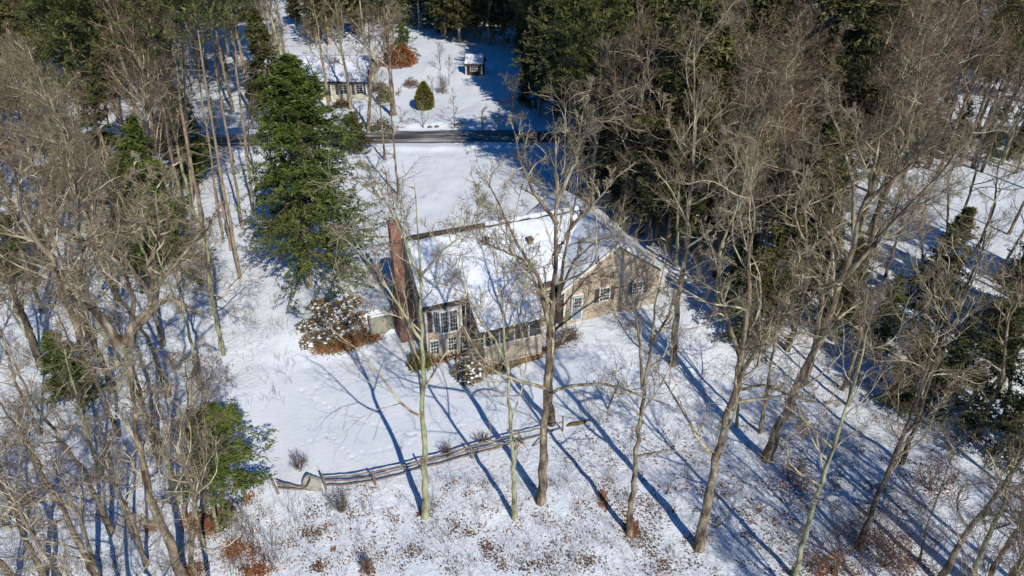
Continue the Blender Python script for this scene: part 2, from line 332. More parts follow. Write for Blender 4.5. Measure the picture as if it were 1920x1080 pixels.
def conifer(name, loc, h, r, seed, label=None, cat='tree', group=None, kind='hemlock', nb=90, nl=16, leaf=(.5, .13), base=.08, trunk_r=None, rz=0., droop=-.03, gap=.0, power=.75, lean=(0, 0), asym=0, trunkmat='bark_pine', dead=0, foliage=None, top=None):
    g = np.random.default_rng(seed); root = empty(name, loc, rz, label, cat, group)
    tr = trunk_r or h * .014 + .06
    S = [(0, 0, -.3), (lean[0] * .4, lean[1] * .4, h * .5), (lean[0], lean[1], h)]
    Q = resample(S, 14); Q[1:-1, :2] += g.normal(size=(12, 2)) * .05; R = tr * (1 - .93 * np.linspace(0, 1, 14) ** 1.1)
    tv, tf = tubes(Q[None], R[None], 8); TV = [tv]; TF = [tf]; k = len(tv)
    if dead:
        a = kids(g, Q[None], R[None], dead, .2, base + .05, 1.5, 0, 4, .02, .06, .35, .02, lens=lambda t: g.uniform(.5, 1) * h * .11 + 0 * t)
        v, f = tubes(a[0], a[1], 4); TV.append(v); TF.append(f + k)
    mesh_np('trunk', np.concatenate(TV), np.concatenate(TF), [M[trunkmat]], root)
    lobe = g.uniform(.55, 1.2, 9)
    def lens(t):
        s = (t - base) / (1 - base)
        if kind == 'pine': prof = np.clip(np.sin(PI * np.clip(s * .85 + .15, 0, 1)) ** .6, .12, 1)
        else: prof = np.clip((1 - s) ** power, .04, 1) * (.75 + .25 * np.clip(s * 6, 0, 1))
        return r * prof * (.65 + .45 * lobe[(s * 8.99).astype(int).clip(0, 8)])
    n1 = nb
    a = kids(g, Q[None], R[None], n1, base, .995, 1.45 if kind != 'pine' else 1.25, 0, 6, droop, .05, .3, .018, lens=lens)
    b = kids(g, *a, 6, .2, 1, .8, .42, 4, droop * .5, .08, .6, .012, flat=.6)
    V, Fq, MI = [], [], []; k = 0
    for (P, RR), s in ((a, 4), (b, 3)):
        v, f = tubes(P, RR, s); V.append(v); Fq.append(f + k); k += len(v); MI.append(np.zeros(len(f)))
    # needle sprays along the twigs
    for (P, RR), m in ((a, nl), (b, nl // 2)):
        n_ = len(P); t = g.uniform(.25 if P is a[0] else .1, 1, (n_, m)); f = t * (P.shape[1] - 1); i = np.clip(f.astype(int), 0, P.shape[1] - 2); f = f - i; rr = np.arange(n_)[:, None]
        C = P[rr, i] * (1 - f)[..., None] + P[rr, i + 1] * f[..., None]; D = nrm(P[rr, i + 1] - P[rr, i])
        q = g.normal(size=D.shape); 
        if kind == 'pine': q[..., 2] = np.abs(q[..., 2]) * .9; D = nrm(D * .6 + q)
        else: q[..., 2] *= .3; D = nrm(D * .8 + q * .8 + np.array([0, 0, -.12]))
        C = C + g.normal(size=C.shape) * np.array([.06, .06, .07])
        cnt = C.shape[0] * C.shape[1]
        v, fq = diamonds(C.reshape(-1, 3), D.reshape(-1, 3), leaf[0] * g.uniform(.5, 1.3, cnt), leaf[1] * g.uniform(.6, 1.3, cnt), g)
        V.append(v); Fq.append(fq + k); k += len(v); MI.append(np.ones(len(fq)))
    if asym:
        for q in V: q[:, 0] = np.where(q[:, 0] > 0, q[:, 0] * (1 + asym), q[:, 0] * (1 - asym))
    mesh_np('crown', np.concatenate(V), np.concatenate(Fq), [M['twig'], M[foliage or kind]], root, np.concatenate(MI), smooth=False)
    return root
def shrub(name, loc, r, h, seed, label=None, cat='shrub', group=None, leaves=1500, leaf=(.16, .05), foliage='rhodo', snow=0, stems=14, rz=0., twigs='twig', shape='dome'):
    g = np.random.default_rng(seed); root = empty(name, loc, rz, label, cat, group)
    a0 = g.uniform(0, 2 * PI, stems); sp = g.uniform(.1, 1, stems) ** .6
    P = np.zeros((stems, 5, 3)); R = np.zeros((stems, 5))
    for k in range(5):
        t = k / 4; P[:, k, 0] = np.cos(a0) * sp * r * t ** .8 * .8; P[:, k, 1] = np.sin(a0) * sp * r * t ** .8 * .8; P[:, k, 2] = h * t * (1 - .35 * sp ** 2) - .1
        R[:, k] = .02 * (1 - .6 * t)
    P[:, 1:] += g.normal(size=(stems, 4, 3)) * .06 * r
    b = kids(g, P, R, 6, .25, 1, .6, .4, 4, .05, .15, .7, .007); c = kids(g, *b, 4, .2, 1, .6, .5, 3, .04, .15, .7, .006)
    V, Fq, k = [], [], 0
    for (q, w), s in (((P, R), 4), (b, 3), (c, 3)):
        v, f = tubes(q, w, s); V.append(v); Fq.append(f + k); k += len(v)
    mesh_np('stem', np.concatenate(V), np.concatenate(Fq), [M[twigs]], root)
    if leaves:
        q = nrm(g.normal(size=(leaves, 3))); q[:, 2] = np.abs(q[:, 2]); rad = g.uniform(.35, 1.0, leaves) ** .5
        bl = 1 + .25 * np.sin(q[:, 0] * 5 + seed) * np.cos(q[:, 1] * 6 + seed * 2)
        if shape == 'cone':
            zz = g.uniform(0, 1, leaves) ** 1.3; aa = g.uniform(0, 2 * PI, leaves); rr = r * np.clip(np.sin(PI * (zz * .82 + .18)) ** .8 * (1 - zz * .35), .03, 1) * g.uniform(.75, 1.05, leaves)
            C = np.stack([np.cos(aa) * rr, np.sin(aa) * rr, zz * h], 1); D = nrm(np.stack([np.cos(aa), np.sin(aa), 1.4 + 0 * aa], 1) + g.normal(size=(leaves, 3)) * .4)
        else:
            C = q * rad[:, None] * bl[:, None] * np.array([r, r, h]); D = nrm(q + g.normal(size=q.shape) * .7)
        v, f = diamonds(C, D, leaf[0] * g.uniform(.6, 1.3, leaves), leaf[1] * g.uniform(.6, 1.3, leaves), g, 1.)
        mesh_np('foliage', v, f, [M[foliage]], root, smooth=False)
    if snow:
        mb = MB()
        for i in range(snow):
            q = nrm(g.normal(size=3)); q[2] = abs(q[2]) * .8 + .25; c = q * np.array([r, r, h]) * g.uniform(.6, .98); s = g.uniform(.08, .2)
            pts = [c + np.array([math.cos(t) * s * g.uniform(.7, 1.3), math.sin(t) * s * g.uniform(.7, 1.3), 0]) for t in np.arange(7) * 2 * PI / 7]
            mb.poly(pts + [c + np.array([0, 0, s * .5]), c - np.array([0, 0, s * .25])], [(i2, (i2 + 1) % 7, 7) for i2 in range(7)] + [((i2 + 1) % 7, i2, 8) for i2 in range(7)])
        tag(mb.build('snow', M['snowclump'], root, smooth=True), kind='stuff')
    return root
# ------------------------------------------------------------------ ground
def axis(parts):
    a = []
    for lo, hi, st in parts: a += list(np.arange(lo, hi, st))
    return np.array(a + [parts[-1][1]])
XS = axis([(-420, -120, 25), (-120, -60, 4), (-60, -21, .6), (-21, 8, .14), (8, 60, .5), (60, 120, 4), (120, 420, 25)])
YS = axis([(-60, 8, 8), (8, 26, .4), (26, 44.5, .13), (44.5, 100, .5), (100, 150, 2), (150, 300, 8), (300, 900, 50)])
GX, GY = np.meshgrid(XS, YS); GZ = T0(GX, GY)
tracks = [[(560, 725), (600, 753), (640, 772), (690, 792), (750, 812), (792, 818)], [(548, 838), (600, 822), (615, 815), (640, 840), (656, 856), (700, 868), (735, 876)],
          [(665, 852), (700, 846), (740, 838), (785, 826)], [(850, 806), (880, 792), (905, 780)], [(560, 770), (620, 700), (660, 650)], [(745, 350), (800, 300), (830, 285)], [(700, 330), (760, 345), (830, 330)]]
fx = []
for t in tracks:
    q = np.array([gp(*p)[:2] for p in t]); d = np.concatenate([[0], np.cumsum(np.linalg.norm(np.diff(q, axis=0), axis=1))])
    for s in np.cumsum(rng.uniform(.32, .75, int(d[-1] / .53))): fx.append([np.interp(s, d, q[:, 0]) + rng.normal() * .07, np.interp(s, d, q[:, 1]) + rng.normal() * .07])
for x, y in fx:
    i0, i1 = np.searchsorted(XS, [x - .6, x + .6]); j0, j1 = np.searchsorted(YS, [y - .6, y + .6])
    s = (slice(j0, j1), slice(i0, i1)); r2 = (GX[s] - x) ** 2 + (GY[s] - y) ** 2
    GZ[s] = GZ[s] - rng.uniform(.06, .12) * np.exp(-r2 / rng.uniform(.006, .012))
ny, nx = GX.shape; idx = np.arange(nx * ny).reshape(ny, nx)
quads = np.stack([idx[:-1, :-1], idx[:-1, 1:], idx[1:, 1:], idx[1:, :-1]], -1).reshape(-1, 4)
gr = tag(mesh_np('ground', np.stack([GX, GY, GZ], -1).reshape(-1, 3), quads, [M['snow']]), kind='structure')
def fence_y(x): return 27.9 + (x + 13.8) * .31
lit = 1 - ss(GY - fence_y(GX), -1.2, .6) * (1 - ss(GX, 3, 9)) * (1 - ss(-GX, 17, 21))
lit = lit * (1 - .55 * ss(GY, 34, 48)) * (1 - ss(np.abs(GX + 6) , 30, 12) * ss(GY, 55, 60) * .9)
far = ss(GY, 62, 70) * (1 - ss(GY, 118, 124)) * ss(GX, -30, -24) * (1 - ss(GX, 6, 14)); lit = np.clip(lit * (1 - far), 0, 1)
at = gr.data.attributes.new('litter', 'FLOAT', 'POINT'); at.data.foreach_set('value', lit.ravel().astype(np.float32))
rx = np.arange(-150, 160, 1.0); W = 2.35
RV, RQ = [], []
for x in rx:
    yc = road_y(x)
    for k in range(9): yy = yc - W + 2 * W * k / 8; RV.append((x, yy + .35 * vnoise(np.array(x * .4), np.array(k * 3. if k in (0, 8) else 0.)) , tz(x, yc) + .03))
for i in range(len(rx) - 1):
    for k in range(8): a = i * 9 + k; RQ.append((a, a + 9, a + 10, a + 1))
# the road bed is levelled across its width
tag(mesh_np('road', RV, np.array(RQ)[:, ::-1], [M['road']]), kind='structure')
# ------------------------------------------------------------------ the house
hs = empty('house', (OX, OY, 0), TH, 'tan shingled two-storey house with snow-covered roofs, chimney and glazed sunroom', 'house')
def snow_slope(name, parent, c00, c10, c11, c01, nu, nv, th=.14, rag=.12, seed=0, edge=.1):
    """snow blanket over a roof plane; c00-c10 is the eave, c01-c11 the ridge"""
    g = np.random.default_rng(seed); c00, c10, c11, c01 = map(lambda c: np.array(c, float), (c00, c10, c11, c01))
    nrmv = np.cross(c10 - c00, c01 - c00); nrmv /= np.linalg.norm(nrmv); nrmv *= np.sign(nrmv[2])
    U, Vv = np.meshgrid(np.linspace(0, 1, nu), np.linspace(0, 1, nv))
    P = (c00 * (1 - U[..., None]) + c10 * U[..., None]) * (1 - Vv[..., None]) + (c01 * (1 - U[..., None]) + c11 * U[..., None]) * Vv[..., None]
    ru = (c10 - c00) / np.linalg.norm(c10 - c00); rv = (c01 - c00) / np.linalg.norm(c01 - c00)
    n1 = vnoise(P[..., 0] * 1.7 + seed, P[..., 1] * 1.7); n2 = vnoise(P[..., 0] * .6 + 3, P[..., 1] * .6 + seed)
    eb = (Vv == 0) | (Vv == 1); eu = (U == 0) | (U == 1)
    P = P + rv * (np.where(Vv == 0, rag * np.abs(n1) * 2.2, 0) - np.where(Vv == 1, rag * np.abs(n1) * 2.2, 0))[..., None] + ru * (np.where(U == 0, 1, 0) - np.where(U == 1, 1, 0))[..., None] * (rag * np.abs(n1))[..., None]
    t = np.where(eb | eu, .012, th * (.85 + 1.0 * n2 + .7 * n1 + .5 * vnoise(P[..., 0] * 4, P[..., 1] * 4)))
    Q = P + nrmv * t[..., None]; i = np.arange(nu * nv).reshape(nv, nu)
    q = np.stack([i[:-1, :-1], i[:-1, 1:], i[1:, 1:], i[1:, :-1]], -1).reshape(-1, 4)
    return mesh_np(name, Q.reshape(-1, 3), q, [M['roofsnow']], parent)
def penta(w0, w1, zb, ze, zr): return [(w0, zb), (w1, zb), (w1, ze), ((w0 + w1) / 2, zr), (w0, ze)]
def gable_roof(w0, w1, ze, zr, t=.2):
    c = (w0 + w1) / 2; return [(w0, ze), (c, zr), (w1, ze), (w1, ze - t), (c, zr - t), (w0, ze - t)]
# main body
VR, ZR = 4.5, 7.35
wall = MB(); wall.prism(penta(0, 9, -2, 3.95, ZR - .42), 'u', 0, 2.75); wall.prism([(1.6, -2), (9, -2), (9, 3.95), (VR, ZR - .42), (1.6, 4.8)], 'u', 2.75, 3.7); wall.prism(penta(0, 9, -2, 3.95, ZR - .42), 'u', 3.7, 14.4)
wall.build('wall', M['wall'], hs)
wing = MB(); wing.prism(penta(10.45, 18.72, -1, 3.9, 6.82), 'v', -1.5, 8.9); wing.build('wing_wall', M['wall'], hs)
rf = MB().prism(gable_roof(-.4, 9.4, 4.02, ZR), 'u', -.32, 14.42).build('roof', M['shingle'], hs)
snow_slope('snow', rf, (-.22, -.3, 4.09), (10.6, -.3, 4.09), (14.3, 4.3, 7.21), (-.22, 4.25, 7.17), 60, 24, .13, .1, 1)
snow_slope('snow', rf, (-.22, 9.3, 4.09), (14.3, 9.3, 4.09), (14.3, 4.62, 7.27), (-.22, 4.62, 7.27), 60, 24, .13, .1, 2)
wr = MB().prism(gable_roof(10.0, 19.1, 4.02, 7.2), 'v', -1.8, 9.25).build('wing_roof', M['shingle'], hs)
snow_slope('snow', wr, (10.1, -1.7, 4.09), (10.1, 9.15, 4.09), (14.57, 9.15, 7.22), (14.57, -1.7, 7.22), 44, 22, .13, .02, 3)
snow_slope('snow', wr, (19.0, -1.7, 4.09), (19.0, 9.15, 4.09), (14.53, 9.15, 7.22), (14.53, -1.7, 7.22), 44, 22, .13, .02, 4)
m = MB()
for s in (1, -1):
    c = 14.55; a = (c + s * .02, 7.2); b = (c + s * 4.57, 4.0)
    m.poly([(a[0], -1.83, a[1] + .03), (b[0], -1.83, b[1] + .03), (b[0], -1.83, b[1] - .24), (a[0], -1.83, a[1] - .24), (a[0], -1.79, a[1] + .03), (b[0], -1.79, b[1] + .03), (b[0], -1.79, b[1] - .24), (a[0], -1.79, a[1] - .24)],
           [(0, 1, 2, 3), (7, 6, 5, 4), (0, 4, 5, 1), (1, 5, 6, 2), (2, 6, 7, 3), (3, 7, 4, 0)])
m.build('rake_board', M['trim'], hs)
m = MB().box(-.3, 3.1, -.52, -.4, 3.86, 4.0); m.build('gutter', M['shutter'], hs)
m = MB().box(8.4, 10.35, -.52, -.4, 3.86, 4.0); m.build('gutter', M['shutter'], hs)
for u, v, z0, z1 in ((0, 0, -1.6, 3.85), (2.75, 0, -1.6, 3.85), (18.72, -1.5, .2, 3.75), (10.45, -1.5, .2, 3.75)):
    MB().box(u - .09 if u > 5 or u == 2.75 else u - .03, u + .03 if u > 11 or u == 2.75 else u + .09, v - .025, v + .1, z0, z1).build('corner_board', M['trim'], hs)
MB().box(9.95, 10.3, -1.35, -.06, .9, 3.5).build('entry_post', M['brown_siding'], hs)
# sunroom
sr = MB().prism([(-3.0, 2.72), (2.3, 5.66), (2.3, 5.50), (-3.0, 2.56)], 'u', 3.1, 8.42).build('sunroom_roof', M['shingle'], hs)
snow_slope('snow', sr, (3.17, -2.92, 2.77), (8.35, -2.92, 2.77), (8.35, 2.05, 5.53), (3.17, 2.05, 5.53), 34, 28, .10, .06, 5)
m = MB().box(3.6, 8.15, -2.6, -2.48, -2, 1.14).box(3.6, 3.72, -2.47, -.01, -2, 1.14).box(8.03, 8.15, -2.47, -.01, -2, 1.14); m.build('sunroom_wall', M['wall'], hs)
m = MB().box(3.56, 8.19, -2.64, -2.44, 1.14, 1.2).box(3.56, 8.19, -2.64, -2.44, 2.3, 2.62).box(3.57, 3.75, -2.43, -.01, 1.14, 1.2).box(3.57, 3.75, -2.43, -.01, 2.3, 2.6)
for u in (3.57, 4.72, 5.88, 7.03, 8.08): m.box(u, u + .1, -2.63, -2.5, 1.2, 2.3)
for v in (-1.7, -.85): m.box(3.58, 3.7, v, v + .08, 1.2, 2.3)
sf = m.build('sunroom_frame', M['trim'], hs)
for u in (3.67, 4.82, 5.98, 7.13): MB().box(u + .005, u + 1.04 if u < 7.1 else 8.075, -2.57, -2.55, 1.21, 2.29).build('pane', M['glass'], sf)
MB().box(3.63, 3.65, -2.42, -.03, 1.21, 2.29).build('pane', M['glass'], sf)
MB().box(3.5, 8.2, -2.78, -2.61, -1.6, -.62).build('foundation', M['earth'], hs)
# windows: plane facing -v
def window(u0, u1, z0, z1, v, nx, nz, parent=hs, f=.09, sash=True):
    m = MB().box(u0 - f, u0, v - .07, v - .002, z0 - f, z1 + f).box(u1, u1 + f, v - .07, v - .002, z0 - f, z1 + f).box(u0, u1, v - .07, v - .002, z0 - f, z0).box(u0, u1, v - .07, v - .002, z1, z1 + f)
    w = .028
    for i in range(1, nx): x = u0 + (u1 - u0) * i / nx; m.box(x - w / 2, x + w / 2, v - .055, v - .03, z0, z1)
    for i in range(1, nz):
        z = z0 + (z1 - z0) * i / nz; ww = w * (2 if sash and i == nz // 2 else 1)
        m.box(u0, u1, v - .058, v - .033, z - ww / 2, z + ww / 2)
    o = m.build('window', M['trim'], parent); MB().box(u0, u1, v - .028, v - .01, z0, z1).build('pane', M['glass'], o); return o
def shutter(u0, u1, z0, z1, v):
    m = MB().box(u0, u0 + .06, v - .05, v - .002, z0, z1).box(u1 - .06, u1, v - .05, v - .002, z0, z1)
    n = 14
    for i in range(n): z = z0 + (z1 - z0) * i / n; m.box(u0 + .06, u1 - .06, v - .04, v - .006, z + .01, z + (z1 - z0) / n * .8)
    m.build('shutter', M['shutter'], hs)
window(.25, .82, -.4, .78, 0, 3, 4); window(1.62, 2.2, -.4, .78, 0, 3, 4)
window(13.42, 14.2, 2.25, 3.32, -1.5, 3, 4); window(16.3, 17.1, 2.22, 3.25, -1.5, 3, 4)
for a in (12.96, 14.3, 15.86, 17.2): shutter(a, a + .37, 2.15, 3.4, -1.5)
window(9.5, 9.95, 2.3, 3.2, 0, 2, 4); shutter(9.05, 9.4, 2.2, 3.3, 0)
shutter(.16, .47, 1.6, 3.4, 0)
# bay window
bp = [(.58, -.01), (.98, -.5), (2.3, -.5), (2.68, -.01)]
def slab(pts, z0, z1, mb):
    n = len(pts); return mb.poly([(*p, z0) for p in pts] + [(*p, z1) for p in pts], [tuple(range(n)), tuple(range(n, 2 * n))] + [(i, (i + 1) % n, (i + 1) % n + n, i + n) for i in range(n)])
m = MB(); slab(bp, 1.55, 1.68, m); slab(bp, 3.45, 3.6, m)
for p in bp: m.box(p[0] - .05, p[0] + .05, p[1] - .03 if p[1] < -.1 else p[1] - .06, p[1] + .05 if p[1] < -.1 else p[1] - .01, 1.68, 3.45)
m.box(1.62, 1.68, -.52, -.47, 1.68, 3.45)
bay = m.build('bay_window', M['trim'], hs)
for (a, b, nx) in ((bp[0], bp[1], 3), (bp[1], bp[2], 7), (bp[2], bp[3], 3)):
    a = np.array(a); b = np.array(b); d = b - a; n_ = np.array([d[1], -d[0]]); n_ /= np.linalg.norm(n_)
    if n_[1] > 0: n_ = -n_
    ai, bi = a - n_ * .02, b - n_ * .02
    MB().poly([(*ai, 1.68), (*bi, 1.68), (*bi, 3.45), (*ai, 3.45), (*(ai - n_ * .02), 1.68), (*(bi - n_ * .02), 1.68), (*(bi - n_ * .02), 3.45), (*(ai - n_ * .02), 3.45)], [(0, 1, 2, 3), (7, 6, 5, 4), (0, 4, 5, 1), (1, 5, 6, 2), (2, 6, 7, 3), (3, 7, 4, 0)]).build('pane', M['glass'], bay)
    mu = MB()
    for i in range(1, nx): q = a + d * i / nx; mu.tube((*q, 1.68), (*q, 3.45), .013, 4)
    for i in range(1, 5): z = 1.68 + 1.77 * i / 5; mu.tube((*a, z), (*b, z), .013, 4)
    mu.build('muntin', M['trim'], bay)
slab([(.6, -.01), (.98, -.46), (2.3, -.46), (2.66, -.01)], 1.05, 1.54, MB()).build('bay_apron', M['wall'], hs)
# blue door
m = MB().box(10.98, 11.1, -1.58, -1.502, 1.02, 3.3).box(11.86, 11.98, -1.58, -1.502, 1.02, 3.3).box(11.1, 11.86, -1.58, -1.502, 3.18, 3.3)
dr = MB().box(11.105, 11.855, -1.55, -1.503, 1.05, 3.175).build('door', M['bluedoor'], hs); df = m.build('door_frame', M['trim'], dr)
window(11.22, 11.74, 2.15, 3.02, -1.553, 3, 3, dr, .05, False); MB().box(11.76, 11.8, -1.6, -1.553, 2.0, 2.06).build('handle', M['metal'], dr)
# recess with dark glass door, outside stair
for u in (2.82, 3.22): MB().box(u, u + .36, 1.55, 1.585, 1.1, 3.3).build('pane', M['glass'], hs)
m = MB().box(2.75, 3.6, -.35, 1.55, .92, 1.05); m.build('landing', M['wood_grey'], hs)
st = MB()
for k in range(10): v = -.45 - k * .27; z = .9 - k * .19; st.box(2.82, 3.46, v - .25, v, z - .05, z)
for u in (2.8, 3.5): st.poly([(u, -.35, .9), (u, -.35, .62), (u, -3.1, -1.25), (u, -3.1, -.95), (u + .05, -.35, .9), (u + .05, -.35, .62), (u + .05, -3.1, -1.25), (u + .05, -3.1, -.95)], [(0, 1, 2, 3), (7, 6, 5, 4), (0, 4, 5, 1), (1, 5, 6, 2), (2, 6, 7, 3), (3, 7, 4, 0)])
st.build('stair', M['wood_grey'], hs)
rl = MB()
for k in range(4): v = -.4 - k * .88; z = .9 - k * .62; rl.box(2.72, 2.79, v - .07, v, z - .5, z + .95)
rl.tube((2.755, -.3, 1.85), (2.755, -3.1, -.05), .04, 6).tube((2.755, -.3, 1.4), (2.755, -3.1, -.5), .03, 6)
rl.build('handrail', M['wood_grey'], hs)
for u in (2.95, 3.3): MB().box(u, u + .07, -.3, -.23, 1.05, 3.8).build('porch_post', M['trim'], hs)
# chimney
m = MB(); m.box(-1.22, -.46, 3.75, 4.7, 3.0, 8.75).box(-1.28, -.40, 3.69, 4.76, 8.75, 8.9)
m.poly([(-1.35, 3.0, -1.6), (-.02, 3.0, -1.6), (-.02, 5.4, -1.6), (-1.35, 5.4, -1.6), (-1.35, 3.0, 2.0), (-.02, 3.0, 2.0), (-.02, 5.4, 2.0), (-1.35, 5.4, 2.0), (-1.26, 3.69, 3.2), (-.39, 3.69, 3.2), (-.39, 4.76, 3.2), (-1.26, 4.76, 3.2)],
       [(0, 1, 5, 4), (1, 2, 6, 5), (2, 3, 7, 6), (3, 0, 4, 7), (4, 5, 9, 8), (5, 6, 10, 9), (6, 7, 11, 10), (7, 4, 8, 11)])
ch = m.build('chimney', M['brick'], hs); m = MB().tube((-1.0, 4.2, 8.88), (-1.0, 4.2, 9.3), .15, 10).tube((-.62, 4.25, 8.88), (-.62, 4.25, 9.2), .13, 10); m.build('flue', M['metal'], ch)
# roof vents
rs = MB()
for k in range(16): u = 6.2 + k * .51; rs.tube((u, 4.5 + .04 * math.sin(k * 2.1), ZR + .02), (u + .53, 4.5 + .04 * math.sin(k * 2.1 + 2.1), ZR + .02), .2 + .05 * math.sin(k * 1.7), 8, .2 + .05 * math.sin(k * 1.7 + 1.7))
rs.build('ridge_snow', M['roofsnow'], rf, smooth=True)
for u, v in ((5.85, 3.15), (9.2, 2.6)):
    z = 4.02 + (v + .4) * .68
    MB().box(u - .2, u + .2, v - .2, v + .2, z, z + .42).box(u - .26, u + .26, v - .26, v + .26, z + .42, z + .47).build('roof_vent', M['brown_siding'], rf, .01)
MB().box(.2, 6.3, 4.36, 4.64, ZR - .05, ZR + .06).build('ridge_cap', M['shingle'], rf)
for z in (1,): MB().box(-.045, -.002, 1.2, 1.28, -1.3, 3.8).build('downspout', M['trim'], hs)
# retaining wall and soil bank
p = from_uv(-3.35, 4.72); rw = empty('retaining_wall', (*p, 0), TH, 'grey-green concrete retaining wall left of the house, snow on top', 'wall')
MB().box(0, 3.3, 0, .3, -1.8, .72).build('wall_panel', M['concrete'], rw, .02); MB().box(-.12, .02, -.08, .38, -1.8, .85).build('end_post', M['wood_grey'], rw, .01)
MB().box(.03, 3.28, .02, .34, .722, .84).build('snow', M['snowclump'], rw, .04)
# ------------------------------------------------------------------ far house and shed
def simple_house(name, loc, rz, w, d, hw, hr, wallm, label, cat, wins, over=.35, dark=False):
    r = empty(name, loc, rz, label, cat)
    MB().prism(penta(0, d, -1, hw, hr - .3), 'u', 0, w).build('wall', wallm, r)
    ro = MB().prism(gable_roof(-over, d + over, hw - .05, hr, .18), 'u', -over, w + over).build('roof', M['shingle'], r)
    snow_slope('snow', ro, (-over + .05, -over + .1, hw + .03), (w + over - .05, -over + .1, hw + .03), (w + over - .05, d / 2 - .05, hr), (-over + .05, d / 2 - .05, hr), 26, 14, .16, .05, 8)
    snow_slope('snow', ro, (-over + .05, d + over - .1, hw + .03), (w + over - .05, d + over - .1, hw + .03), (w + over - .05, d / 2 + .05, hr), (-over + .05, d / 2 + .05, hr), 26, 14, .16, .05, 9)
    for (a, b, z0, z1, nx, nz) in wins: window(a, b, z0, z1, 0, nx, nz, r, .1)
    for u in (0, w): MB().box(u - .1, u + .1, -.03, .09, 0, hw - .2).build('corner_board', M['trim'], r)
    return r
b = gp(689, 187)
fh = simple_house('far_house', (b[0] - 17.5, b[1], b[2]), math.radians(0), 17.5, 9.0, 2.7, 5.4, M['cream'], 'low cream house with snowy roof across the road behind the green hemlock', 'house',
    [(16.0, 17.0, .9, 2.2, 2, 4), (13.6, 14.6, .9, 2.2, 2, 4), (11.2, 12.2, .9, 2.2, 2, 4), (8, 9, .9, 2.2, 2, 4), (5, 6, .9, 2.2, 2, 4), (2, 3, .9, 2.2, 2, 4)])
for u in (15.35, 17.03, 12.95, 14.7): MB().box(u, u + .4, -.06, -.003, .8, 2.3).build('shutter', M['shutter'], fh)
MB().box(9.7, 10.6, -.06, -.003, .1, 2.15).build('door', M['brown_siding'], fh)
for u in (9.2, 12.6): MB().box(u, u + .16, -1.5, -1.34, 0, 2.55).build('porch_post', M['trim'], fh)
b = gp(874, 141)
sh = simple_house('garden_shed', (b[0], b[1], b[2]), math.radians(-9), 2.7, 2.6, 1.9, 3.2, M['brown_siding'], 'small dark brown garden shed with snowy roof and white window', 'shed', [(.8, 1.85, .8, 1.5, 3, 2)], .3)
# ------------------------------------------------------------------ hero trees
def pxr(b, wpx):
    wpx *= .86
    Z = b[1] * CP - (b[2] - H) * SP; return wpx / 2 * Z / F
def spine(b, pts, zoff=None):
    """upright line traced above its foot b"""
    out = [np.array([0, 0, -.3])]
    for p in pts:
        q = above(b, *p[:2]); out.append(q - b)
    return out
def hero(base, pts, wpx, seed, label, forks=(), cat='tree', group=None, **kw):
    b = gp(*base); S = spine(b, pts); SS = [S]; RR = [pxr(b, wpx)]
    for f, wf in forks:
        q = spine(b, f)[1:]; SS.append(q); RR.append(pxr(b, wf))
    return bare_tree('bare_tree', tuple(b), SS, RR, seed, label, cat, group, **kw)
G1 = 'bare trees in front of the house'
hero((797, 968), [(796, 850), (793, 700), (789, 560), (784, 440), (775, 330)], 14, 11, 'slim bare tree with pale lichen-green trunk at the left end of the lawn fence', [([(789, 530), (755, 440), (720, 370), (700, 320)], 6), ([(791, 640), (745, 570), (700, 500), (640, 440)], 6), ([(788, 520), (830, 470), (880, 430), (905, 370)], 5)],
     group=G1, trunk='bark_lichen', limb='limb', twig='twig_pale', n=(9, 6, 6, 3), L1=.32, crown=.4, ang=.7)
hero((965, 972), [(963, 880), (957, 780), (950, 690), (944, 620), (935, 540), (930, 470)], 11, 12, 'slender green-tinged bare tree forking low, nearest the middle of the lawn fence', [([(950, 690), (930, 640), (900, 600), (870, 540), (850, 490)], 6), ([(946, 640), (975, 590), (985, 520), (1000, 470)], 5)],
     group=G1, trunk='bark_lichen', twig='twig_pale', n=(8, 6, 6, 3), L1=.34, crown=.45, ang=.85)
hero((1014, 940), [(1018, 840), (1024, 720), (1030, 620), (1042, 500), (1040, 400), (1045, 300), (1035, 200)], 19, 13, 'tall thick bare tree with brown bark and broad crown directly before the sunroom', [([(1030, 610), (1010, 520), (965, 450), (935, 380), (905, 330)], 9), ([(1040, 480), (1075, 420), (1125, 370), (1165, 320)], 9), ([(1045, 420), (1000, 360), (975, 300), (960, 230)], 8), ([(1032, 590), (985, 490), (900, 450), (850, 440)], 6), ([(1044, 380), (1080, 300), (1090, 220), (1110, 150)], 7)],
     group=G1, trunk='bark', limb='limb', twig='twig_pale', n=(10, 6, 6, 3), L1=.3, crown=.5, ang=.85, gnarl=.16)
hero((1034, 795), [(1032, 720), (1036, 640), (1048, 540), (1062, 460), (1080, 380), (1085, 300)], 14, 14, 'dark bare tree close behind the tall brown one, at the broken end of the fence', [([(1045, 560), (1075, 490), (1120, 450), (1180, 440)], 6), ([(1038, 620), (1090, 580), (1150, 540), (1215, 530)], 5), ([(1042, 590), (1100, 520), (1160, 490)], 5)],
     group=G1, trunk='bark_dark', twig='twig', n=(9, 6, 6, 3), L1=.3, crown=.45)
hero((1180, 1000), [(1188, 900), (1198, 800), (1212, 700), (1222, 620), (1235, 540), (1250, 460)], 13, 15, 'bare tree with rust-orange leaves round its foot, forking below the garage gable', [([(1205, 730), (1200, 650), (1190, 570), (1200, 480)], 7), ([(1218, 650), (1255, 590), (1270, 520)], 6)],
     group=G1, trunk='bark', n=(9, 6, 6, 3), L1=.28, crown=.4)
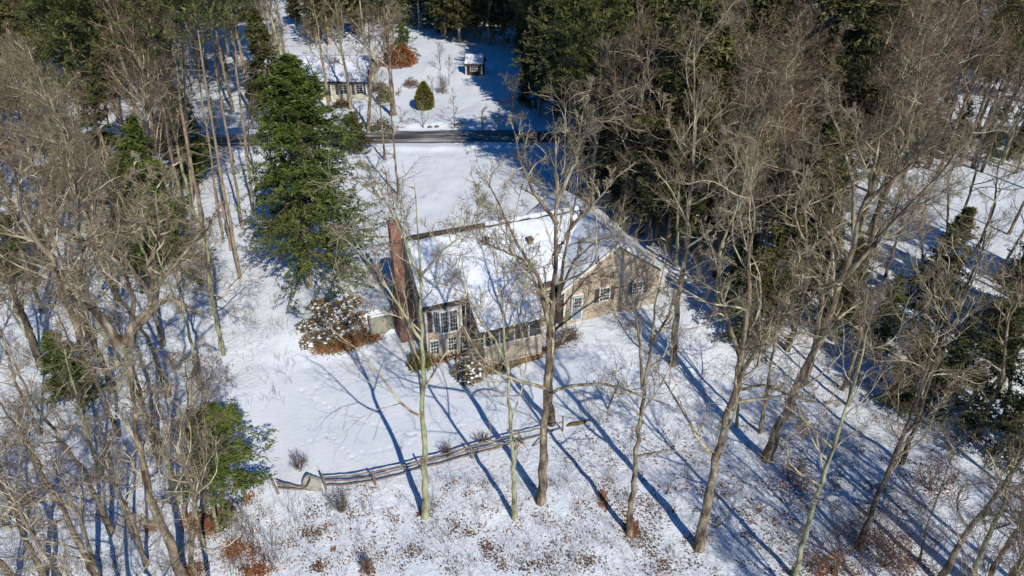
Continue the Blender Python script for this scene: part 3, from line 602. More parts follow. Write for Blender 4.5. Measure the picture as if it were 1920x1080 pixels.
hero((1310, 1027), [(1322, 960), (1345, 860), (1368, 760), (1385, 690), (1400, 600), (1405, 500), (1410, 400), (1400, 300)], 20, 16, 'thick leaning bare tree with flared foot on the bright slope below the garage', [([(1388, 670), (1360, 590), (1345, 500), (1320, 420)], 9), ([(1378, 720), (1430, 640), (1475, 560), (1500, 480)], 8), ([(1375, 735), (1430, 720), (1490, 745), (1560, 760)], 6)],
     group=G1, trunk='bark', limb='limb', twig='twig_pale', n=(10, 6, 6, 3), L1=.26, crown=.42, gnarl=.16)
hero((1261, 682), [(1268, 600), (1280, 500), (1290, 400), (1300, 320), (1302, 220), (1300, 130), (1305, 50)], 14, 17, 'straight tall bare tree standing at the right corner of the garage', [([(1293, 380), (1340, 310), (1370, 230)], 6), ([(1298, 320), (1255, 240), (1225, 170)], 6)],
     group=G1, trunk='bark', limb='limb', twig='twig_pale', n=(10, 7, 7, 4), L1=.24, crown=.5)
hero((1436, 860), [(1465, 790), (1500, 710), (1540, 630), (1575, 540), (1600, 450), (1625, 360), (1650, 260), (1665, 170)], 20, 18, 'big grey bare tree leaning right with twin trunks and wide spreading crown', [([(1510, 720), (1530, 640), (1545, 540), (1565, 440), (1560, 340)], 12), ([(1585, 520), (1680, 410), (1760, 330), (1830, 240)], 10), ([(1590, 480), (1520, 400), (1480, 310)], 8), ([(1620, 380), (1720, 300), (1760, 200)], 8), ([(1600, 440), (1600, 340), (1570, 240), (1540, 170)], 8)],
     trunk='bark', limb='limb', twig='twig_pale', n=(9, 7, 7, 5), L1=.26, crown=.5, gnarl=.14, up=.12)
G2 = 'bare trees leaning over the shadow-striped slope'
for k, (base, pts, wd, lab, fk, tr) in enumerate([
    ((1490, 1084), [(1510, 1000), (1535, 920), (1565, 830), (1595, 740), (1620, 650), (1640, 570)], 12, 'mossy bare tree with many crooked side branches at the bottom edge right of middle', [([(1560, 840), (1500, 780), (1440, 740)], 4)], 'bark_lichen'),
    ((1610, 1028), [(1640, 950), (1675, 860), (1705, 790), (1735, 700), (1760, 600), (1780, 520)], 13, 'dark-footed bare tree leaning right above rusty brush', [([(1700, 810), (1760, 760), (1820, 690)], 5)], 'bark_dark'),
    ((1760, 1092), [(1810, 1000), (1860, 940), (1905, 880), (1940, 820), (1960, 740)], 15, 'leftmost of three mossy stems at the bottom right corner', [], 'bark'),
    ((1815, 1100), [(1850, 1010), (1880, 950), (1900, 880), (1925, 790)], 13, 'middle of three mossy stems at the bottom right corner', [], 'bark_lichen'),
    ((1845, 1095), [(1890, 1020), (1930, 960), (1960, 900), (1985, 820)], 14, 'rightmost of three mossy stems at the bottom right corner', [], 'bark'),
    ((1426, 812), [(1440, 720), (1452, 640), (1462, 560), (1475, 470)], 9, 'thin upright bare tree just left of the big twin-trunk one', [], 'bark'),
    ((1383, 800), [(1385, 740), (1400, 640), (1420, 540)], 7, 'thinnest bare stem beside the leaning thick tree on the slope', [], 'bark_lichen'),
    ((1690, 868), [(1715, 800), (1740, 720), (1765, 640), (1790, 560), (1820, 480)], 11, 'dark bare tree behind the dark-footed leaning one', [], 'bark_dark'),
    ((1590, 760), [(1602, 700), (1620, 640), (1632, 560), (1640, 470)], 8, 'shaded bare tree standing in blue shadow behind the twin trunks', [], 'bark_dark'),
    ((1725, 1055), [(1740, 980), (1770, 900), (1800, 820)], 5, 'young beech sapling with clinging rust-brown leaves', [], 'bark'),
    ((1880, 800), [(1895, 720), (1905, 620), (1915, 520), (1910, 430)], 10, 'bare tree at the right edge in front of the dark hemlocks', [], 'bark')]):
    hero(base, pts, wd, 30 + k, lab, fk, group=G2, trunk=tr, limb='limb', twig=('twig', 'twig_pale')[k % 2], n=(11, 6, 6, 3), L1=.27, crown=.32, gnarl=.16, ang=.95)
# left woods
hero((345, 1088), [(307, 993), (283, 937), (267, 863), (252, 780), (247, 713), (230, 645)], 21, 61, 'huge gnarled oak with crooked grey limbs filling the left woods',
     [([(230, 648), (213, 627), (177, 580), (133, 567), (120, 527), (100, 487), (67, 447), (43, 410), (33, 360), (40, 300)], 15),
      ([(232, 640), (263, 593), (287, 580), (317, 560), (345, 570), (367, 587), (400, 600)], 12), ([(235, 640), (285, 585), (293, 547), (307, 520), (350, 470), (390, 430), (410, 380)], 10),
      ([(245, 650), (250, 560), (230, 503), (210, 483), (167, 457), (113, 427), (80, 380)], 10), ([(290, 560), (280, 500), (300, 430), (290, 360), (330, 300)], 9), ([(120, 527), (150, 480), (180, 420), (175, 340)], 7), ([(230, 503), (240, 440), (260, 380), (250, 300)], 8)],
     trunk='bark', limb='limb', twig='twig_pale', n=(9, 7, 7, 5), L1=.2, crown=.75, gnarl=.24, ang=.9, tip=.4)
G3 = 'bare trees of the left woods'
for k, (base, pts, wd, lab, fk, tr) in enumerate([
    ((185, 1092), [(133, 987), (100, 927), (67, 870), (33, 803), (0, 763), (-30, 700)], 14, 'sunlit curved bare trunk rising left from the bottom edge', [], 'bark'),
    ((84, 1086), [(43, 1003), (27, 953), (0, 907), (-20, 840)], 14, 'thick bare trunk in the very bottom left corner', [], 'bark'),
    ((76, 684), [(55, 620), (30, 560), (8, 500), (-10, 430)], 17, 'dark thick trunk near the left edge with a leaning double stem', [([(40, 590), (60, 620), (30, 560), (0, 470)], 9)], 'bark_dark'),
    ((158, 668), [(145, 610), (120, 560), (98, 500), (80, 430), (70, 350), (50, 260)], 16, 'broad pale trunk left of the gnarled oak', [([(100, 510), (60, 460), (20, 400), (0, 330)], 9), ([(90, 460), (110, 380), (130, 300)], 8)], 'bark'),
    ((346, 973), [(343, 900), (350, 820), (352, 740), (345, 650)], 8, 'slim bare tree by the brown leaves, leftmost of four stems there', [], 'bark'),
    ((408, 993), [(394, 930), (383, 870), (370, 803), (360, 740), (352, 660)], 9, 'slim pale bare tree in the brown leaves, beside the small hemlock', [], 'bark_lichen'),
    ((384, 1032), [(376, 1000), (367, 960), (350, 887), (340, 820)], 7, 'slim bare tree in the brown leaves, nearest the viewer of four stems', [], 'bark_lichen'),
    ((414, 650), [(405, 590), (396, 540), (388, 480), (380, 410)], 9, 'slender bare tree spreading fine drooping twigs over the snow left of the lawn', [], 'bark_lichen'),
    ((300, 868), [(278, 800), (262, 730), (240, 660), (215, 600)], 12, 'dark trunk directly behind the foot of the gnarled oak', [], 'bark_dark'),
    ((190, 900), [(170, 830), (150, 760), (128, 690), (110, 600)], 9, 'bare tree with mossy trunk in the middle of the lower left woods', [], 'bark_lichen'),
    ((250, 1010), [(225, 930), (205, 860), (185, 780)], 8, 'crooked bare tree with dead twigs below the gnarled oak', [], 'bark')]):
    hero(base, pts, wd, 80 + k, lab, fk, group=G3, trunk=tr, limb='limb', twig=('twig_pale', 'twig')[k % 2], n=(10, 6, 7, 4) if k != 7 else (14, 8, 8, 4), L1=.3 if k != 7 else .5, crown=.35, gnarl=.18, ang=.95, up=.08 if k != 7 else -.02)
# trees of the front yard and across the road
for k, (base, pts, wd, lab, n_, L1, tr) in enumerate([
    ((737, 216), [(733, 150), (728, 90), (722, 40), (718, -10)], 12, 'tall bare shade tree standing on the snow beside the cream house', (12, 8, 8, 5), .42, 'bark'),
    ((748, 366), [(741, 300), (735, 230), (728, 150)], 6, 'thin bare roadside tree, nearer of two before the road', (8, 6, 6, 3), .25, 'bark'),
    ((722, 300), [(716, 240), (712, 180), (705, 120)], 5, 'thin bare roadside tree beside the green hemlock', (8, 6, 6, 3), .25, 'bark'),
    ((618, 210), [(610, 150), (602, 100), (594, 40), (585, -10)], 8, 'bare tree before the left half of the cream house', (9, 7, 6, 4), .3, 'bark_pine'),
    ((658, 205), [(652, 150), (640, 90), (632, 30), (625, -20)], 8, 'bare tree before the middle of the cream house', (9, 7, 6, 4), .3, 'bark_pine'),
    ((690, 245), [(694, 180), (695, 110), (690, 40), (688, -10)], 8, 'bare tree before the right end of the cream house', (9, 7, 6, 4), .3, 'bark'),
    ((1237, 330), [(1215, 260), (1225, 170), (1220, 90), (1210, 20)], 8, 'pale birch with white bark on the shaded roadside', (10, 7, 7, 4), .3, 'birch'),
    ((1120, 300), [(1122, 240), (1118, 170), (1112, 90), (1105, 20)], 8, 'pale birch near the road, second from the dark evergreens', (10, 7, 7, 4), .3, 'birch'),
    ((1180, 345), [(1178, 270), (1172, 190), (1160, 110), (1150, 40)], 8, 'grey bare tree between the two birches by the road', (10, 7, 7, 4), .3, 'bark'),
    ((968, 262), [(962, 200), (958, 160)], 4, 'small crooked tree on the far verge of the road', (8, 6, 6, 3), .5, 'bark')]):
    hero(base, pts, wd, 120 + k, lab, group='bare trees by the road', trunk=tr, twig=('twig_pale', 'twig')[k % 2], limb='birch' if tr == 'birch' else 'limb', n=n_, L1=L1, crown=.35, twr=.016)
# pines with bare trunks, upper left
for k, (base, p1, wd, hh, lab) in enumerate([
    ((450, 522), (422, 277), 9, 27, 'tall pine with long bare trunk, nearest of the pine stand'), ((432, 470), (405, 150), 7, 28, 'tall pine with straight pale trunk, second in the pine stand'),
    ((418, 455), (388, 120), 6, 28, 'tall pine, third in the pine stand, short dead side branches'), ((455, 430), (412, 90), 7, 29, 'tall pine with ladder of dead branches on its bare trunk'),
    ((380, 440), (348, 130), 9, 27, 'tall pine with thick leaning trunk at the left of the pine stand'), ((475, 400), (450, 60), 7, 29, 'tall pine at the right of the pine stand by the hemlock'), ((345, 420), (306, 110), 8, 27, 'tall pine set back at the left end of the pine stand'), ((360, 380), (385, 100), 7, 30, 'tall pine behind the others in the pine stand')]):
    b = gp(*base); q = above(b, *p1) - b; f = hh / max(q[2], 5)
    conifer('pine_tree', tuple(b), hh, 4.6, 200 + k, lab, 'tree', 'tall pines of the upper left stand', 'pine', 46, 16, (.42, .07), .72, pxr(b, wd), lean=(q[0] * min(f, 1.4), q[1] * min(f, 1.4)), dead=26, droop=.02)
b = gp(572, 300)
conifer('dead_pine', tuple(b), 21, 1.6, 230, 'pale dead pine snag standing behind the green hemlock', 'tree', None, 'pine', 20, 1, (.3, .05), .6, .34, lean=(-1.4, 0), dead=40, trunkmat='bark_lichen')
# evergreens that stand by themselves
b = gp(580, 537)
conifer('hemlock_tree', tuple(b), 18.8, 5.7, 301, 'big bright green hemlock left of the chimney', 'tree', None, 'hemlock', 300, 54, (.33, .045), .19, .3, lean=(1.1, .5), power=.66, asym=.22, gap=0)
b = gp(425, 968)
conifer('hemlock_tree', tuple(b), 8.3, 2.6, 302, 'small hemlock with uneven side boughs left of the lawn', 'tree', None, 'hemlock', 80, 40, (.24, .035), .34, .11, power=.5, asym=.35, lean=(.5, 0))
b = gp(797, 205)
shrub('arborvitae', tuple(b), 1.45, 3.8, 303, 'cone-shaped yellow-green arborvitae alone in the snowy yard across the road', 'tree', None, 4200, (.3, .08), 'olive', 0, 8, shape='cone')
for k, (base, h_, r_, lab, kd) in enumerate([((150, 760), 6, 1.7, 'thin young hemlock under the gnarled oak', 'hemlock'), ((1800, 790), 9, 3.4, 'dark green hemlock in the shade at the right', 'dark_conifer'), ((1880, 690), 13, 4., 'taller dark hemlock at the right edge', 'dark_conifer'),
        ((1900, 860), 8, 2.8, 'low dark hemlock near the right edge', 'dark_conifer'), ((1700, 760), 6, 2.3, 'young hemlock in blue shade behind leaning trees', 'dark_conifer'), ((1400, 640), 8, 2.6, 'thin dark young hemlock at the shaded edge behind the garage lawn', 'dark_conifer'), ((668, 280), 4.6, 2.6, 'dark bushy evergreen at the roadside right of the big hemlock', 'dark_conifer'),
        ((760, 118), 7, 3.0, 'round dark evergreen behind the orange-brown bush', 'hemlock'), ((985, 198), 6, 1.3, 'narrow shaded evergreen on the far edge of the yard', 'dark_conifer')]):
    b = gp(*base); conifer('hemlock_tree', tuple(b), h_, r_, 310 + k, lab, 'tree', None, 'hemlock', 80, 30, (.32, .05), .1, .09 + h_ * .006, power=.6, foliage=kd)
# ------------------------------------------------------------------ woodland
def inpoly(x, y, P):
    c = False; n = len(P)
    for i in range(n):
        x0, y0 = P[i]; x1, y1 = P[i - 1]
        if (y0 > y) != (y1 > y) and x < (x1 - x0) * (y - y0) / (y1 - y0) + x0: c = not c
    return c
CLEAR_B = [[(430, 1300), (452, 900), (450, 720), (455, 560), (560, 470), (600, 330), (560, 262), (552, 110), (700, 84), (840, 84), (940, 90), (975, 150), (1060, 210), (1090, 262), (1120, 400), (1260, 440), (1330, 560), (1400, 720), (1560, 900), (1800, 1300)],
           [(1690, 345), (1960, 330), (1960, 500), (1690, 520)], [(1290, 560), (1420, 700), (1620, 780), (1800, 860), (1960, 930), (2100, 1300), (1290, 1300)]]
CLEAR_C = [[(470, 1300), (480, 700), (470, 600), (560, 510), (700, 520), (700, 300), (690, 90), (810, 80), (930, 85), (1010, 180), (1050, 250), (1100, 330), (1140, 400), (1260, 440), (1330, 570), (1560, 690), (1750, 850), (1920, 1000), (1920, 1300)], [(1730, 330), (1900, 330), (1900, 460), (1710, 460)], [(555, 95), (690, 95), (690, 190), (555, 190)], [(375, 90), (462, 90), (462, 280), (415, 300)], [(392, 745), (540, 800), (540, 880), (400, 935)]]
def okay(b, h, r):
    px, py = pr(b)
    for P in CLEAR_B:
        if inpoly(px, py, P): return False
    if abs(b[1] - road_y(b[0])) < 4.6: return False
    u, v = to_uv(b[0], b[1])
    if -3.5 < u < 21.5 and -4 < v < 12: return False
    for s in (.4, .65, .9):
        for dx in (-.7, 0, .7):
            q = pr((b[0] + dx * r, b[1], b[2] + h * s))
            for P in CLEAR_C:
                if inpoly(q[0], q[1], P): return False
    return True
protos = {'near': [], 'bare': [], 'dark': [], 'pine': [], 'hem': []}
g0 = np.random.default_rng(99)
def proto_bare(seed, h, r, tw, n, twr=.0135, **kw):
    g = np.random.default_rng(seed); q = g.normal(size=(3, 2)) * .35
    S = [(0, 0, -.4), (q[0, 0], q[0, 1], h * .35), (q[1, 0] * 1.6, q[1, 1] * 1.6, h * .7), (q[2, 0] * 2, q[2, 1] * 2, h)]
    return bare_tree('bare_tree', (0, 0, 0), [S], [r], seed, n=n, twig=tw, twr=twr, **kw)
specs = [(501, 17, .2, 'twig', dict(L1=.34, ang=.65, up=.14, crown=.35)), (502, 18, .24, 'twig_red', dict(L1=.38, ang=.8, crown=.4)), (503, 16, .18, 'twig_pale', dict(L1=.32, ang=.75, crown=.3, trunk='bark_lichen')), (504, 19, .22, 'twig', dict(L1=.30, ang=.6, up=.16, crown=.45)),
         (505, 15, .2, 'twig_red', dict(L1=.42, ang=.9, gnarl=.18, crown=.35)), (506, 17, .17, 'twig_pale', dict(L1=.28, ang=.6, crown=.35, trunk='bark_lichen')), (507, 12, .12, 'twig', dict(L1=.36, ang=.7, crown=.25)), (508, 18, .26, 'twig_red', dict(L1=.4, ang=.75, crown=.4, gnarl=.16)), (509, 17, .22, 'twig_pale', dict(L1=.4, ang=.8, crown=.35, gnarl=.17))]
for s in specs: protos['bare'].append((proto_bare(*s[:4], (13, 8, 7, 3), **s[4]), s[1]))
for s in [(521, 15, .17, 'twig_pale', dict(L1=.34, ang=.8, crown=.4, gnarl=.2)), (522, 16, .2, 'twig', dict(L1=.38, ang=.85, crown=.45, gnarl=.2, trunk='bark_dark')), (523, 14, .13, 'twig_pale', dict(L1=.28, ang=.7, crown=.4, trunk='bark_lichen')), (524, 15, .16, 'twig_red', dict(L1=.34, ang=.8, crown=.45, gnarl=.16))]: protos['near'].append((proto_bare(*s[:4], (11, 6, 6, 3), twr=.009, **s[4]), s[1]))
for s, h, r in ((601, 21, 4.2), (602, 18, 3.8), (603, 23, 4.4)): protos['dark'].append((conifer('hemlock_tree', (0, 0, 0), h, r, s, kind='hemlock', nb=130, nl=32, leaf=(.55, .085), base=.2, trunk_r=.26, foliage='dark_conifer', power=.6), h))
for s, h, r in ((611, 25, 4.8), (612, 23, 4.4)): protos['pine'].append((conifer('pine_tree', (0, 0, 0), h, r, s, kind='pine', nb=80, nl=28, leaf=(.55, .06), base=.5, trunk_r=.28, dead=20, droop=.02), h))
for s, h, r in ((621, 15, 3.4), (622, 10, 2.8)): protos['hem'].append((conifer('hemlock_tree', (0, 0, 0), h, r, s, kind='hemlock', nb=100, nl=30, leaf=(.45, .07), base=.12, trunk_r=.17, foliage='hemlock', power=.6), h))
used = set()

LAB = {'bare': {'L': ('grey-brown bare tree in the dense left woods, its twigs merging with its neighbours', 'bare trees filling the left woods'), 'R': ('grey-brown bare tree in the dense right woods, its twigs merging with its neighbours', 'bare trees filling the right woods'), 'F': ('distant bare tree in the woods beyond the road', 'bare trees beyond the road')},
       'dark': {'L': ('dark hemlock deep among the bare trees at the left', 'dark hemlocks of the left woods'), 'R': ('dark hemlock behind the bare crowns at the right', 'dark hemlocks of the right woods'), 'F': ('tall dark evergreen in the wall of conifers beyond the road', 'dark evergreens beyond the road')},
       'pine': {'L': ('green-topped pine among the woods at the upper left', 'pines of the left woods'), 'R': ('olive-topped pine showing between bare crowns at the right', 'pines of the right woods'), 'F': ('distant pine in the woods beyond the road', 'pines beyond the road')},
       'hem': {'L': ('green understorey hemlock among the bare trees at the left', 'green hemlocks of the left woods'), 'R': ('green understorey hemlock among the bare trees at the right', 'green hemlocks of the right woods'), 'F': ('green hemlock beyond the road', 'green hemlocks beyond the road')}}
LAB['near'] = LAB['bare']
def place(kind, b, sc, i=None):
    i = int(g0.integers(len(protos[kind]))) if i is None else i
    o, h = protos[kind][i]; zone = 'F' if b[1] > 88 else ('L' if b[0] < -4 else 'R'); lab, grp = LAB[kind][zone]
    loc = (b[0], b[1], b[2] - .05); rz = g0.uniform(0, 2 * PI)
    if (kind, i) not in used:
        used.add((kind, i)); o.location = loc; o.rotation_euler = (0, 0, rz); o.scale = (sc, sc, sc); tag(o, lab, 'tree', grp)
    else: copy_tree(o, loc, rz, sc, label=lab, cat='tree', group=grp)
def kindof(b):
    px, py = pr(b); r = g0.random(); by_ = b[1]
    if b[1] > 88:
        if 700 < px < 1230: return 'dark' if r < .85 else 'pine'
        if px < 560: return 'pine' if r < .45 else ('dark' if r < .6 else 'bare')
        return 'bare' if r < .78 else ('dark' if r < .9 else 'pine')
    if by_ < 46 and px < 520: return 'near'
    if px > 1470 and 540 < py < 780: return 'dark' if r < .2 else 'bare'
    if 1090 < px < 1420 and 230 < py < 470: return 'dark' if r < .42 else 'bare'
    if px > 1300: return 'bare' if r < .85 else ('dark' if r < .92 else ('hem' if r < .98 else 'pine'))
    if 200 < px < 560 and py < 420: return 'pine' if r < .35 else ('hem' if r < .45 else 'bare')
    return 'bare' if r < .82 else ('hem' if r < .95 else 'dark')
cnt = {k: 0 for k in protos}; spots = []
y = 17.
while y < 132:
    st = 3.9 + .012 * y + (.6 if y > 88 else 0)
    hw = (y * CP + 15) * .78 + 3
    x = -hw + g0.uniform(0, st)
    while x < hw:
        bx, by = x + g0.uniform(-.38, .38) * st, y + g0.uniform(-.38, .38) * st
        x += st
        spots.append((bx, by))
    y += st * .95
for bx, by in spots:
    b = (bx, by, tz(bx, by)); k = kindof(b); i = int(g0.integers(len(protos[k]))); sc = g0.uniform(.78, 1.15); h = protos[k][i][1] * sc
    if by < 34: sc *= .85; h *= .85
    if 40 < by < 85 and pr(b)[0] > 1280: sc *= 1.15; h *= 1.15
    if k == 'near' and g0.random() < .15: continue
    if k == 'bare' and b[1] < 44: k = 'near'; i = i % 4; h = protos[k][i][1] * sc
    if k == 'bare' and cnt[k] >= 228: continue
    q = pr((b[0], b[1], b[2] + h))
    if pr(b)[1] < 0 and False: continue
    if not okay(b, h, 2.6): continue
    if pr((b[0], b[1], b[2] + h * .35))[1] < -30: continue
    if k == 'dark' and by < 60 and q[0] > 1400: sc *= .6
    place(k, b, sc, i); cnt[k] += 1
for px, sc in (((1252, 468), 1.1), ((1290, 470), 1.1), ((1232, 430), 1.0), ((1215, 400), 1.05)): place('dark', gp(*px), sc)
for px in ((1062, 205), (1098, 238), (1035, 165), (1012, 128), (1110, 185), (1080, 150), (835, 72), (862, 80), (890, 70), (918, 84), (945, 78), (968, 95), (990, 88), (1030, 100), (1060, 95), (850, 50), (900, 45), (950, 40), (1000, 50), (1112, 290), (1152, 300), (1140, 278), (1180, 290)): place('dark', gp(*px), g0.uniform(.85, 1.1))
for px in ((1200, 440), (1270, 500), (1310, 490), (1185, 400), (1340, 520), (1235, 455), (1160, 370), (1350, 480)): place('near', gp(*px), g0.uniform(1.05, 1.3))
for px, kk in (((1760, 325), 'bare'), ((1800, 312), 'pine'), ((1840, 322), 'bare'), ((1880, 310), 'bare'), ((1905, 325), 'bare'), ((1780, 290), 'bare'), ((1860, 285), 'pine'), ((1910, 280), 'bare'), ((1820, 275), 'bare'), ((1950, 300), 'bare')): place(kk, gp(*px), g0.uniform(.8, 1.))
for px, sc in (((1440, 610), .5), ((1500, 590), .55), ((1560, 640), .5), ((1480, 540), .6), ((1640, 660), .45), ((1720, 640), .5), ((1870, 650), .5), ((1780, 700), .35), ((1380, 560), .45), ((1908, 600), .6)): place('hem' if sc < .5 else 'dark', gp(*px), sc)
for xy, sc in (((12, 66), .8), ((14, 62), .85), ((15, 70), .9), ((11.5, 60.5), .75), ((10, 63.5), .7), ((8.8, 67), .6)): place('dark', (*xy, tz(*xy)), sc)
for xy, sc in (((8, 63), .85), ((5.8, 67), .85), ((11, 69), .9)): place('pine', (*xy, tz(*xy)), sc)
for px, sc in (((1050, 205), 1.), ((1022, 190), .9), ((1000, 158), .8), ((1065, 225), .95)): place('pine', gp(*px), sc)
for px, sc in (((1012, 215), .8), ((1046, 232), .9)): place('dark', gp(*px), sc)
for px in ((1740, 525), (1800, 560), (1862, 530), (1912, 505), (1765, 480), (1700, 560), (1830, 470), (1890, 440), (1930, 560), (1660, 520), (1765, 268), (1800, 290), (1850, 270), (1900, 268), (1880, 295), (1930, 285)): place('near', gp(*px), g0.uniform(.7, 1.0))
for px in ((1780, 300), (1845, 305), (1905, 300), (1740, 290)): place('hem', gp(*px), .5)
for xy, kk, sc in (((13, 56), 'bare', 1.05), ((16.5, 57), 'bare', 1.1), ((10.5, 58), 'bare', 1.0), ((8, 60.5), 'near', 1.2), ((19.5, 61), 'bare', 1.15), ((21.5, 55), 'bare', 1.1), ((7, 64), 'near', 1.15), ((18, 52), 'near', 1.2), ((24, 58), 'bare', 1.1), ((27, 62), 'bare', 1.15)): place(kk, (*xy, tz(*xy)), sc)
for px in ((350, 300), (395, 312), (440, 305), (475, 315), (330, 320), (420, 285), (310, 290)): place('near', gp(*px), g0.uniform(.5, .7))
for i in range(70):
    p = gp(g0.uniform(545, 1180), 2 + 64 * g0.random()); place('dark' if g0.random() < .6 else 'hem', p, g0.uniform(.45, .75))
for kk, lst in protos.items():
    for i, (o, h) in enumerate(lst):
        if (kk, i) not in used:
            for c in list(o.children): bpy.data.objects.remove(c)
            bpy.data.objects.remove(o)

# ------------------------------------------------------------------ fence, drum and small things of the yard
posts_px = [(524, 926), (612, 918), (705, 908), (792, 884), (885, 859), (971, 834), (1055, 808)]
fp = [gp(*p) for p in posts_px]
fr = empty('split_rail_fence', tuple(fp[0]), 0, 'weathered split-rail fence curving along the edge of the snowy lawn', 'fence')
ge = np.random.default_rng(41)
def local(p): return tuple(np.asarray(p, float) - fp[0])
for i, p in enumerate(fp):
    hh = 1.2 + ge.uniform(-.08, .1); ln = ge.normal(size=2) * .07 + ((-.35, .1) if i == 0 else (0, 0))
    MB().tube(local(p - [0, 0, .3]), local(p + [ln[0], ln[1], hh]), .075, 7, .06).build('post', M['rail'], fr)
def railmesh(a, b, r, sag=.04):
    n = 9; t = np.linspace(0, 1, n)[:, None]; P = a * (1 - t) + b * t; P[:, 2] -= sag * np.sin(PI * t[:, 0]); P[1:-1] += ge.normal(size=(n - 2, 3)) * .018
    v, f = tubes(P[None] - fp[0], (np.full(n, r) * (1 + .12 * ge.normal(size=n)))[None], 6); mesh_np('rail', v, f, [M['rail']], fr)
for i in range(6):
    a, b = fp[i], fp[i + 1]
    for k, z in enumerate((.35, .68, 1.02)):
        if i == 0:
            d0 = (.5, .85, 1.05)[k]; d1 = (.05, .12, .2)[k]; bb = a * .35 + b * .65 if k == 2 else a * .12 + b * .88; bb = bb.copy(); bb[2] = tz(bb[0], bb[1])
            railmesh(a + [0, 0, d0], bb + [0, .05 * k, d1], .05)
        elif i == 5:
            if k == 1: continue
            railmesh(a + [0, 0, z], b + [0, 0, z * .8], .05)
        else: railmesh(a + [ge.normal() * .03, ge.normal() * .03, z + ge.normal() * .03], b + [0, 0, z + ge.normal() * .03], .055, .05)
for k, (a, b) in enumerate([((965, 848), (986, 828)), ((1000, 840), (1020, 832))]):
    p, q = gp(*a), gp(*b); MB().tube(p + [0, 0, .15], q + [0, 0, .5], .04, 6).build('fallen_rail', M['rail'], None)
for o in [o for o in COL.objects if o.name.startswith('fallen_rail')]:
    tag(o, 'loose broken rail leaning near the right half of the fence' if o.name == 'fallen_rail' else 'short loose rail stub beside the slender green-tinged tree', 'rail')
# open drum lying beside the second post
b = gp(594, 914); ax = np.array([-.66, -.28, .70]); ax /= np.linalg.norm(ax)
x_ = nrm(np.cross(ax, [0, 0, 1.])); y_ = np.cross(ax, x_); n = 20; th = np.arange(n) * 2 * PI / n; ring = lambda c, r: [c + r * (math.cos(t) * x_ + math.sin(t) * y_) for t in th]
c0 = np.array([.12, 0, .22]); prof = [(0, 0), (0, .38), (.03, .41), (.30, .41), (.33, .43), (.36, .41), (.66, .41), (.69, .43), (.72, .41), (.98, .41), (1.0, .43), (1.0, .37), (.1, .36), (.1, 0)]
V = []; 
for s, r in prof: V += ring(c0 + ax * s * .85, max(r, .001))
mbd = MB(); mbd.poly(V, [(i * n + j, i * n + (j + 1) % n, (i + 1) * n + (j + 1) % n, (i + 1) * n + j) for i in range(len(prof) - 1) for j in range(n)])
dm = empty('metal_drum', tuple(b), 0, 'open grey drum lying tilted against the left end of the fence', 'drum'); mbd.build('body', M['drum'], dm); mbl = MB(); mbl.poly(ring(c0 + ax * .6, .355), [tuple(range(n))]); mbl.build('mouth_shade', M['metal'], dm)  # dark disc set in the drum's mouth stands in for the shade inside
# brown plank heap and stuck branches
p = gp(1084, 796); lg = empty('rotten_log', tuple(p), math.radians(14), 'split reddish-brown rotten log just past the broken fence end', 'log')
P = np.array([[-.8, 0, .05], [-.4, .03, .12], [0, 0, .12], [.4, .03, .12], [.85, .08, .16]]); v, f = tubes(P[None], np.array([[.05, .13, .15, .12, .04]]), 7); mesh_np('trunk', v, f, [M['earth']], lg)
def stick(px0, px1, r, label, seed):
    b = gp(*px0); q = above(b, *px1) - b; g = np.random.default_rng(seed); Q = resample([(0, 0, -.1), q * .5 + g.normal(size=3) * .05, q], 8)
    a = kids(g, Q[None], np.linspace(r, r * .5, 8)[None], 5, .3, 1, .8, .35, 4, .02, .1, .6, .012); o = empty('dead_branch', tuple(b), 0, label, 'branch')
    v, f = tubes(Q[None], np.linspace(r, r * .5, 8)[None], 6); v2, f2 = tubes(a[0], a[1], 4); mesh_np('stem', np.concatenate([v, v2]), np.concatenate([f, f2 + len(v)]), [M['bark_dark']], o)
stick((1139, 767), (1162, 712), .07, 'dark dead branch standing in the snow below the garage', 1); stick((1297, 628), (1268, 655), .06, 'broken dead limb by the tall tree at the garage corner', 2)
# shrubs
S_ = lambda px, r, h, seed, label, **k: shrub(k.pop('name', 'shrub'), tuple(gp(*px)), r, h, seed, label, **k)
S_((789, 684), .95, 1.15, 1, 'yellow-green rounded shrub at the left front corner of the house', leaves=3200, leaf=(.13, .04), foliage='olive')
S_((880, 706), 1.15, 1.2, 2, 'snow-dusted rhododendron in front of the sunroom stair', name='rhododendron', leaves=1800, leaf=(.2, .05), snow=60)
S_((848, 668), .35, .45, 3, 'tiny snow-capped plant below the lower right window', leaves=250, leaf=(.14, .04), snow=6)
S_((1068, 640), 1.1, 1.3, 4, 'brown leafless shrub between sunroom and garage', leaves=500, leaf=(.1, .035), foliage='brownleaf', stems=30)
S_((742, 592), 1.0, 2.4, 5, 'tangled reddish bare shrub climbing at the chimney foot', leaves=260, leaf=(.1, .04), foliage='brownleaf', stems=34, twigs='twig_red')
